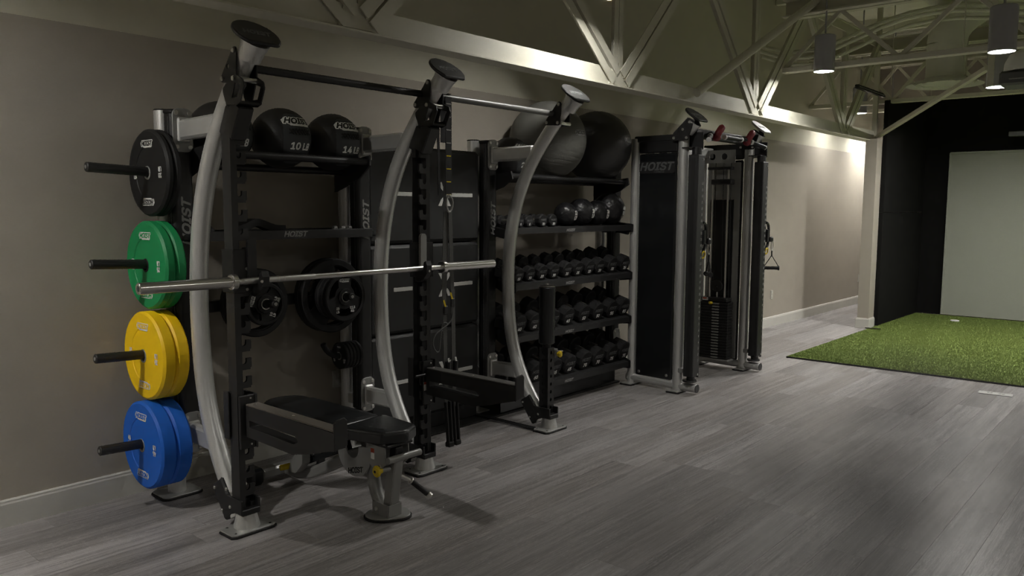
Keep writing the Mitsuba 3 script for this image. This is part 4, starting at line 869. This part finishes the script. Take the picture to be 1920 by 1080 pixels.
# ------------------------------------------------------------------ small things on the tray
whole('massage_ball', trimesh.Trimesh(*(lambda s: (s.vertices+np.array((2.08, -.33, 1.359+.036)), s.faces))(trimesh.creation.icosphere(3, .036)), process=False), 'm_rubber', 'small black ball at the left end of the tray beside the first upright', 'ball', smooth=True)
whole('ankle_strap', sweep(smooth_path([(2.20, -.30, 1.405), (2.28, -.31, 1.42), (2.36, -.30, 1.445), (2.44, -.31, 1.42), (2.52, -.30, 1.408)], 24), np.c_[[-.05, .05, .05, -.05], [-.02, -.02, .02, .02]], upv=(0, 0, 1)), 'm_rubber', 'black padded strap lying arched on the tray right of the first upright', 'strap')
for i, x in enumerate((2.86, 2.915, 2.965)):
    whole('collar_clip', cat(*[ring((x-.012+.008*k, -.36, 1.404), (1, 0, 0), .012, .016, .003, 18) for k in range(3)]), 'm_silver_flat', ['spring collar clip on the tray, left of three', 'spring collar clip on the tray, middle of three', 'spring collar clip on the tray, right of three'][i], 'clip')

# ------------------------------------------------------------------ cable machine
cm = thing('cable_machine', 'tall black and silver cable machine with two numbered columns right of the racks', 'cable machine')
FX = (5.884, 7.125)
for i, x in enumerate(FX):
    part(cm, 'front_tube', cyl((x, -.968, .012), (x, -.968, 2.13), .044, 28), 'm_silver', smooth=40)
    part(cm, 'rear_tube', cyl((x, -.512, .012), (x, -.512, 2.12), .038 if i == 0 else .03, 24), 'm_silver', smooth=40)
    part(cm, 'base_tube', cyl((x, -.47, .062), (x, -1.145, .050), .036, 22, .002), 'm_silver', smooth=40)
    part(cm, 'base_cap', cyl((x, -1.145, .050), (x, -1.152, .050), .0362, 22, .002), 'm_end_cap')
    for yy in (-.512, -.968):
        f = part(cm, 'foot_plate', slab(rrect(.19, .11, .012), .007, .002, at(x, yy, .010)), 'm_silver_flat')
        part(f, 'rubber_pad', slab(rrect(.2, .12, .014), .0105, .002, at(x, yy, 0)), 'm_rubber')
    # numbered column on its pivots
    cx = x-.004; c = part(cm, 'column', cat(bb(cx-.055, cx+.055, -1.135, -1.045, .15, 1.965, .006), bb(cx+.055, cx+.068, -1.128, -1.06, .135, 1.965, .003)), 'm_black' if i else 'm_upright', smooth=20)
    part(c, 'side_groove', bb(cx-.0565, cx-.0545, -1.105, -1.075, .16, 1.94), 'm_print_black', smooth=False)
    nn = 30
    for q in range(nn):
        part(c, 'number', text(str(nn-q), .019, FACE_Y((cx+.030, -1.135, 1.735-q*(1.735-.285)/(nn-1))), .0006, True, .1, .8), 'm_print_grey', smooth=False)
    for zz in (.165, 1.93):
        part(c, 'screw', cyl((cx+.03, -1.135, zz), (cx+.03, -1.139, zz), .010, 12, .001), 'm_bolt')
    part(cm, 'pivot', cat(cyl((cx, -1.09, .118), (cx, -1.09, .15), .034, 20), lathe([(0, .102), (.056, .102), (.06, .108), (.056, .118), (0, .118)], (cx, -1.08, 0), (0, 0, 1), 24)), 'm_black')
    part(cm, 'pivot', cyl((cx, -1.09, 1.965), (cx, -1.09, 2.02), .04, 20), 'm_black')
    part(cm, 'pivot_bracket', bb(cx-.035, cx+.035, -1.03, -.97, .17, .21, .004), 'm_silver_flat')
    part(cm, 'pivot_bracket', cat(bb(cx-.05, cx+.05, -1.10, -.98, 2.02, 2.028, .002), bb(cx+.045, cx+.053, -1.12, -.93, 2.01, 2.15, .003)), 'm_black')
    # capped head
    for s in (-1, 1):
        tk_ = Polygon([(-.90, 2.10), (-1.02, 2.098), (-1.062, 2.225), (-1.03, 2.245), (-.915, 2.14)]).buffer(.016, quad_segs=4)
        k = part(cm, 'head_plate', prism(tk_, .008, at(x+s*.052-.004) @ SIDE), 'm_black', smooth=25)
        for yy, zz in ((-.905, 2.105), (-1.02, 2.102), (-1.045, 2.225), (-.985, 2.17)):
            part(k, 'bolt', cyl((x+s*.055, yy, zz), (x+s*.064, yy, zz), .0115, 12, .002), 'm_bolt')
    part(cm, 'neck', lathe([(.046, 0), (.05, .06), (.06, .10)], (x, -1.0, 2.15), n_cap, 22), 'm_silver')
    c2 = key_for(f'{cm}__end_cap'); scene[c2] = {**cap_d, 'to_world': T(at(x, .005, .008))}
    if i: scene[c2]['bsdf'] = {'type': 'ref', 'id': 'm_silver_flat'}
    tpart(c2, 'lettering', cap_txt, at(x, .005, .008))
# side shroud facing the racks and its mirror on the far tower
for i, x in enumerate(FX):
    s = part(cm, 'shroud', bb(x-.018, x+.012, -.915, -.556, .085, 1.99, .012), 'm_gloss_black', smooth=30)
    part(s, 'upper_panel', bb(x-.02, x+.012, -.918, -.553, 1.995, 2.125, .01), 'm_black')
    if i == 0:
        M = FACE_X((x-.018, -.735, 1.875))
        part(s, 'badge', prism(rrect(.34, .10, .02), .006, M), 'm_print_black')
        part(s, 'lettering', text('HOIST', .062, shift(M, 0, .008, .006), .003, True, .25, 1.15), 'm_print_dim', label='dark grey lettering at the top of the shroud')
        part(s, 'small_lettering', text('FITNESS', .011, shift(M, .02, -.038, .006), .002, False, 0, 1.5), 'm_print_dim')
        for yy in (-.60, -.87):
            part(s, 'bolt', cyl((x-.018, yy, .125), (x-.026, yy, .125), .012, 14, .002), 'm_bolt')
    else:
        part(s, 'inner_liner', bb(x-.024, x-.0185, -.90, -.57, .10, 1.97, .002), 'm_silver_flat')
        part(s, 'dark_window', bb(x-.028, x-.0245, -.84, -.60, .30, 1.62, .001), 'm_gloss_black')
    # stack: plates lie across the tower
    sx = x-.115 if i else x+.115
    for q in range(20):
        p_ = part(cm, 'stack_plate', bb(sx-.055, sx+.055, -.885, -.595, .105+q*.0272, .105+q*.0272+.0255, .004), 'm_black', smooth=20)
        part(p_, 'number_label', prism(rrect(.075, .014, .006), .0012, FACE_X((sx-.055, -.757, .118+q*.0272))), 'm_print_grey')
    part(cm, 'stack_head', bb(sx-.05, sx+.05, -.87, -.60, .652, .692, .005), 'm_black')
    part(cm, 'stack_base', bb(sx-.06, sx+.06, -.90, -.58, .085, .103, .004), 'm_silver_flat')
    for yy in (-.665, -.82):
        part(cm, 'guide_rod', cyl((sx, yy, .10), (sx, yy, 1.90), .0095, 12), 'm_chrome')
    part(cm, 'rod_top', bb(sx-.03, sx+.03, -.86, -.62, 1.90, 1.925, .003), 'm_black')
    part(cm, 'pulley', ring((sx-.02, -.745, .80), (1, 0, 0), .008, .058, .026, 28, .005), 'm_print_black')
    part(cm, 'pulley_stem', cyl((sx-.007, -.745, .69), (sx-.007, -.745, .80), .008, 10), 'm_chrome')
    k = part(cm, 'selector_pin', cyl((sx-.055, -.72, .640), (sx-.085, -.705, .640), .013, 14, .003), 'm_yellow_knob', label='yellow selector pin')
    for yy in (-.705, -.785, -.862):
        part(cm, 'cable', cyl((sx-.012, yy, .82 if yy > -.8 else .70), (sx-.012, yy+.01, 2.0), .003, 6), 'm_print_black', smooth=50)
    k = part(cm, 'upper_bracket', prism(sbox(-.17, -.06, .17, .06).difference(unary_union([Point(-.06, 0).buffer(.03), Point(.06, 0).buffer(.03)])), .008, FACE_X((sx-.03, -.73, 2.02))), 'm_silver_flat', smooth=25)
    part(cm, 'stack_mat', bb(sx-.04, sx+.04, -.87, -.66, 1.76, 1.81, .008), 'm_print_black')
    if i:
        k = part(cm, 'caution_label', prism(rrect(.06, .03, .003), .001, FACE_X((sx-.05, -.645, .675))), 'm_print_white')
        part(k, 'red_band', prism(rrect(.04, .014, .002), .0016, FACE_X((sx-.05, -.64, .68))), 'm_print_red')
# top beams and chin-up handles
part(cm, 'top_beam', bar((FX[0]+.06, -.985, 2.155), (FX[1]-.06, -.985, 2.155), .055, .075, .006), 'm_black')
part(cm, 'cross_beam', bar((FX[0]+.04, -.60, 2.06), (FX[1]-.04, -.60, 2.06), .05, .09, .006), 'm_silver')
for x in FX:
    part(cm, 'side_beam', bar((x, -.51, 2.115), (x, -.96, 2.115), .05, .05, .006), 'm_black')
for i, (xa, xb) in enumerate(((6.25, 5.96), (6.85, 7.05))):
    hdl = part(cm, 'chin_handle', cat(cyl((xa, -1.02, 2.165), (xb, -1.15, 2.09), .019, 16, .003)), 'm_rubber')
    part(hdl, 'end_cap', cyl((xb, -1.15, 2.09), (xb+(xb-xa)*.03, -1.155, 2.087), .0215, 16, .004), 'm_print_white')
    part(hdl, 'collar', cyl((xa+(xb-xa)*.38, -1.02-.13*.38, 2.165-.075*.38), (xa+(xb-xa)*.46, -1.02-.13*.46, 2.165-.075*.46), .023, 16, .003), 'm_print_white')
    g = smooth_path([(xa+.06, -1.04, 2.14), (xa+.055, -1.055, 2.165), (xa+.065, -1.065, 2.19), (xa+.09, -1.07, 2.215)], 14)
    part(hdl, 'red_grip', sweep(g, .030), 'm_red_grip', smooth=50, label='dark red rubber grip')
    part(hdl, 'red_grip', trimesh.Trimesh(*(lambda s: (s.vertices+g[-1], s.faces))(trimesh.creation.icosphere(2, .030)), process=False), 'm_red_grip', smooth=True)
    part(hdl, 'red_grip', trimesh.Trimesh(*(lambda s: (s.vertices+g[0], s.faces))(trimesh.creation.icosphere(2, .038)), process=False), 'm_red_grip', smooth=True)
part(cm, 'chin_bar', cyl((6.42, -1.06, 2.145), (6.74, -1.06, 2.145), .018, 16), 'm_rubber')
for xx in (6.41, 6.73):
    part(cm, 'chin_bar_collar', cyl((xx, -1.06, 2.145), (xx+.025, -1.06, 2.145), .022, 16, .003), 'm_print_white')
# pulley carriages on the columns
for i, (x, z) in enumerate(((5.95, 1.30), (7.20, 1.285))):
    ca = part(cm, 'carriage', cat(bb(x-.02, x+.015, -1.15, -1.04, z-.06, z+.06, .006), sweep(smooth_path([(x+.005, -1.12, z+.12), (x+.05, -1.12, z+.10), (x+.065, -1.12, z+.02), (x+.06, -1.12, z-.06), (x+.02, -1.12, z-.12)], 18), .013)), 'm_gloss_black', smooth=40)
    part(ca, 'swivel', box((x+.085, -1.13, z-.035), (.055, .05, .05), .012), 'm_black')
    part(ca, 'lock_ring', lathe([(.028+.006*math.cos(a), .006*math.sin(a)) for a in np.linspace(0, 2*np.pi, 9)], (x+.01, -1.13, z-.145), (0, 1, .2), 20), 'm_yellow_knob', label='yellow lock ring')
    hx = x+(.135 if i else .11); ux_, uy_ = ((.5, -.866) if i else (.72, .69))
    hd = thing('cable_stirrup', ['black stirrup cable handle on the inner column hidden behind it', 'black stirrup cable handle hanging from a carabiner right of the far column'][i], 'handle')
    part(hd, 'carabiner', sweep(smooth_path([(hx, -1.13, z-.045), (hx-.018, -1.13, z-.07), (hx-.02, -1.13, z-.12), (hx, -1.13, z-.145), (hx+.02, -1.13, z-.12), (hx+.018, -1.13, z-.07), (hx, -1.13, z-.045)], 26), .0045), 'm_chrome', smooth=50)
    part(hd, 'strap', cat(bar((hx, -1.13, z-.145), (hx, -1.13, z-.20), .014, .01, .002), bar((hx, -1.13, z-.19), (hx-.068*ux_, -1.13-.068*uy_, z-.30), .012, .006, .001), bar((hx, -1.13, z-.19), (hx+.068*ux_, -1.13+.068*uy_, z-.30), .012, .006, .001)), 'm_webbing', smooth=False)
    part(hd, 'grip', lathe([(0, 0), (.020, .002), (.022, .012), (.016, .02), (.016, .13), (.022, .138), (.020, .148), (0, .15)], (hx-.075*ux_, -1.13-.075*uy_, z-.31), (ux_, uy_, 0), 18), 'm_rubber')

# ------------------------------------------------------------------ smoke: pale wisps along the left wall, dark low wisps over the floor
def smoke(box6, n, peak, albedo, freq, seed, thr, label, puffs=None):
    x0, x1, y0, y1, z0, z1 = box6; nx, ny, nz = n
    g = np.stack(np.meshgrid(np.linspace(0, 1, nz), np.linspace(0, 1, ny), np.linspace(0, 1, nx), indexing='ij'), -1)[..., ::-1]
    q = g*np.array([x1-x0, y1-y0, z1-z0])+np.array([x0, y0, z0])
    w = np.clip((meshkit.fbm(q*freq+5.3+seed, 4, seed)-thr)/(1-thr-.22), 0, 1)
    if puffs is not None:
        m = np.zeros(w.shape)
        for (px, py, pz, r_, a) in puffs: m = np.maximum(m, a*np.exp(-((q[..., 0]-px)**2+(q[..., 1]-py)**2+(q[..., 2]-pz)**2)/r_**2))
        w = np.clip(m*(.35+1.3*w), 0, 1)
    edge = np.minimum(np.minimum(g, 1-g)/.14, 1).prod(-1)
    d = (w*edge*peak).astype(np.float32)
    k = key_for('smoke_haze')
    scene[k] = {'type': 'cube', 'to_world': T().translate([(x0+x1)/2, (y0+y1)/2, (z0+z1)/2]).scale([(x1-x0)/2, (y1-y0)/2, (z1-z0)/2]), 'bsdf': {'type': 'null'},
                'interior': {'type': 'heterogeneous', 'albedo': {'type': 'rgb', 'value': albedo},
                             'sigma_t': {'type': 'gridvolume', 'grid': mi.VolumeGrid(d[..., None]), 'to_world': T().translate([x0, y0, z0]).scale([x1-x0, y1-y0, z1-z0])}}}
    labels[k] = {'label': label, 'category': 'smoke', 'kind': 'stuff'}
smoke((-.7, 1.72, -.95, -.06, .2, 2.40), (48, 18, 44), 1.9*SMOKE, [.22, .215, .205], np.array([2.0, 1.6, 2.2]), 3, .36, 'thin grey smoke drifting along the bare wall left of the plates',
      [(1.35, -.4, 2.05, .42, 1.0), (.85, -.45, 1.95, .45, .9), (1.62, -.3, 2.25, .4, .8), (1.0, -.4, .75, .36, .6), (1.4, -.35, .5, .3, .5), (.5, -.5, 1.2, .4, .4)])
smoke((1.9, 7.6, -5.2, -1.70, .004, .75), (96, 64, 14), 4.0*SMOKE, [.16, .16, .165], np.array([2.2, 2.2, 2.0]), 8, .36, 'thin dark smoke lying low over the open plank floor',
      [(3.45, -2.85, .15, .34, 1.0), (3.62, -3.15, .15, .34, 1.0), (2.45, -2.62, .15, .28, .8), (5.45, -2.85, .15, .36, .7), (5.25, -3.15, .15, .36, .55), (3.2, -3.32, .15, .3, .8), (4.9, -3.4, .15, .4, .5), (1.98, -1.92, .15, .25, .5), (4.4, -4.0, .15, .45, .5), (3.5, -4.0, .15, .4, .7)])
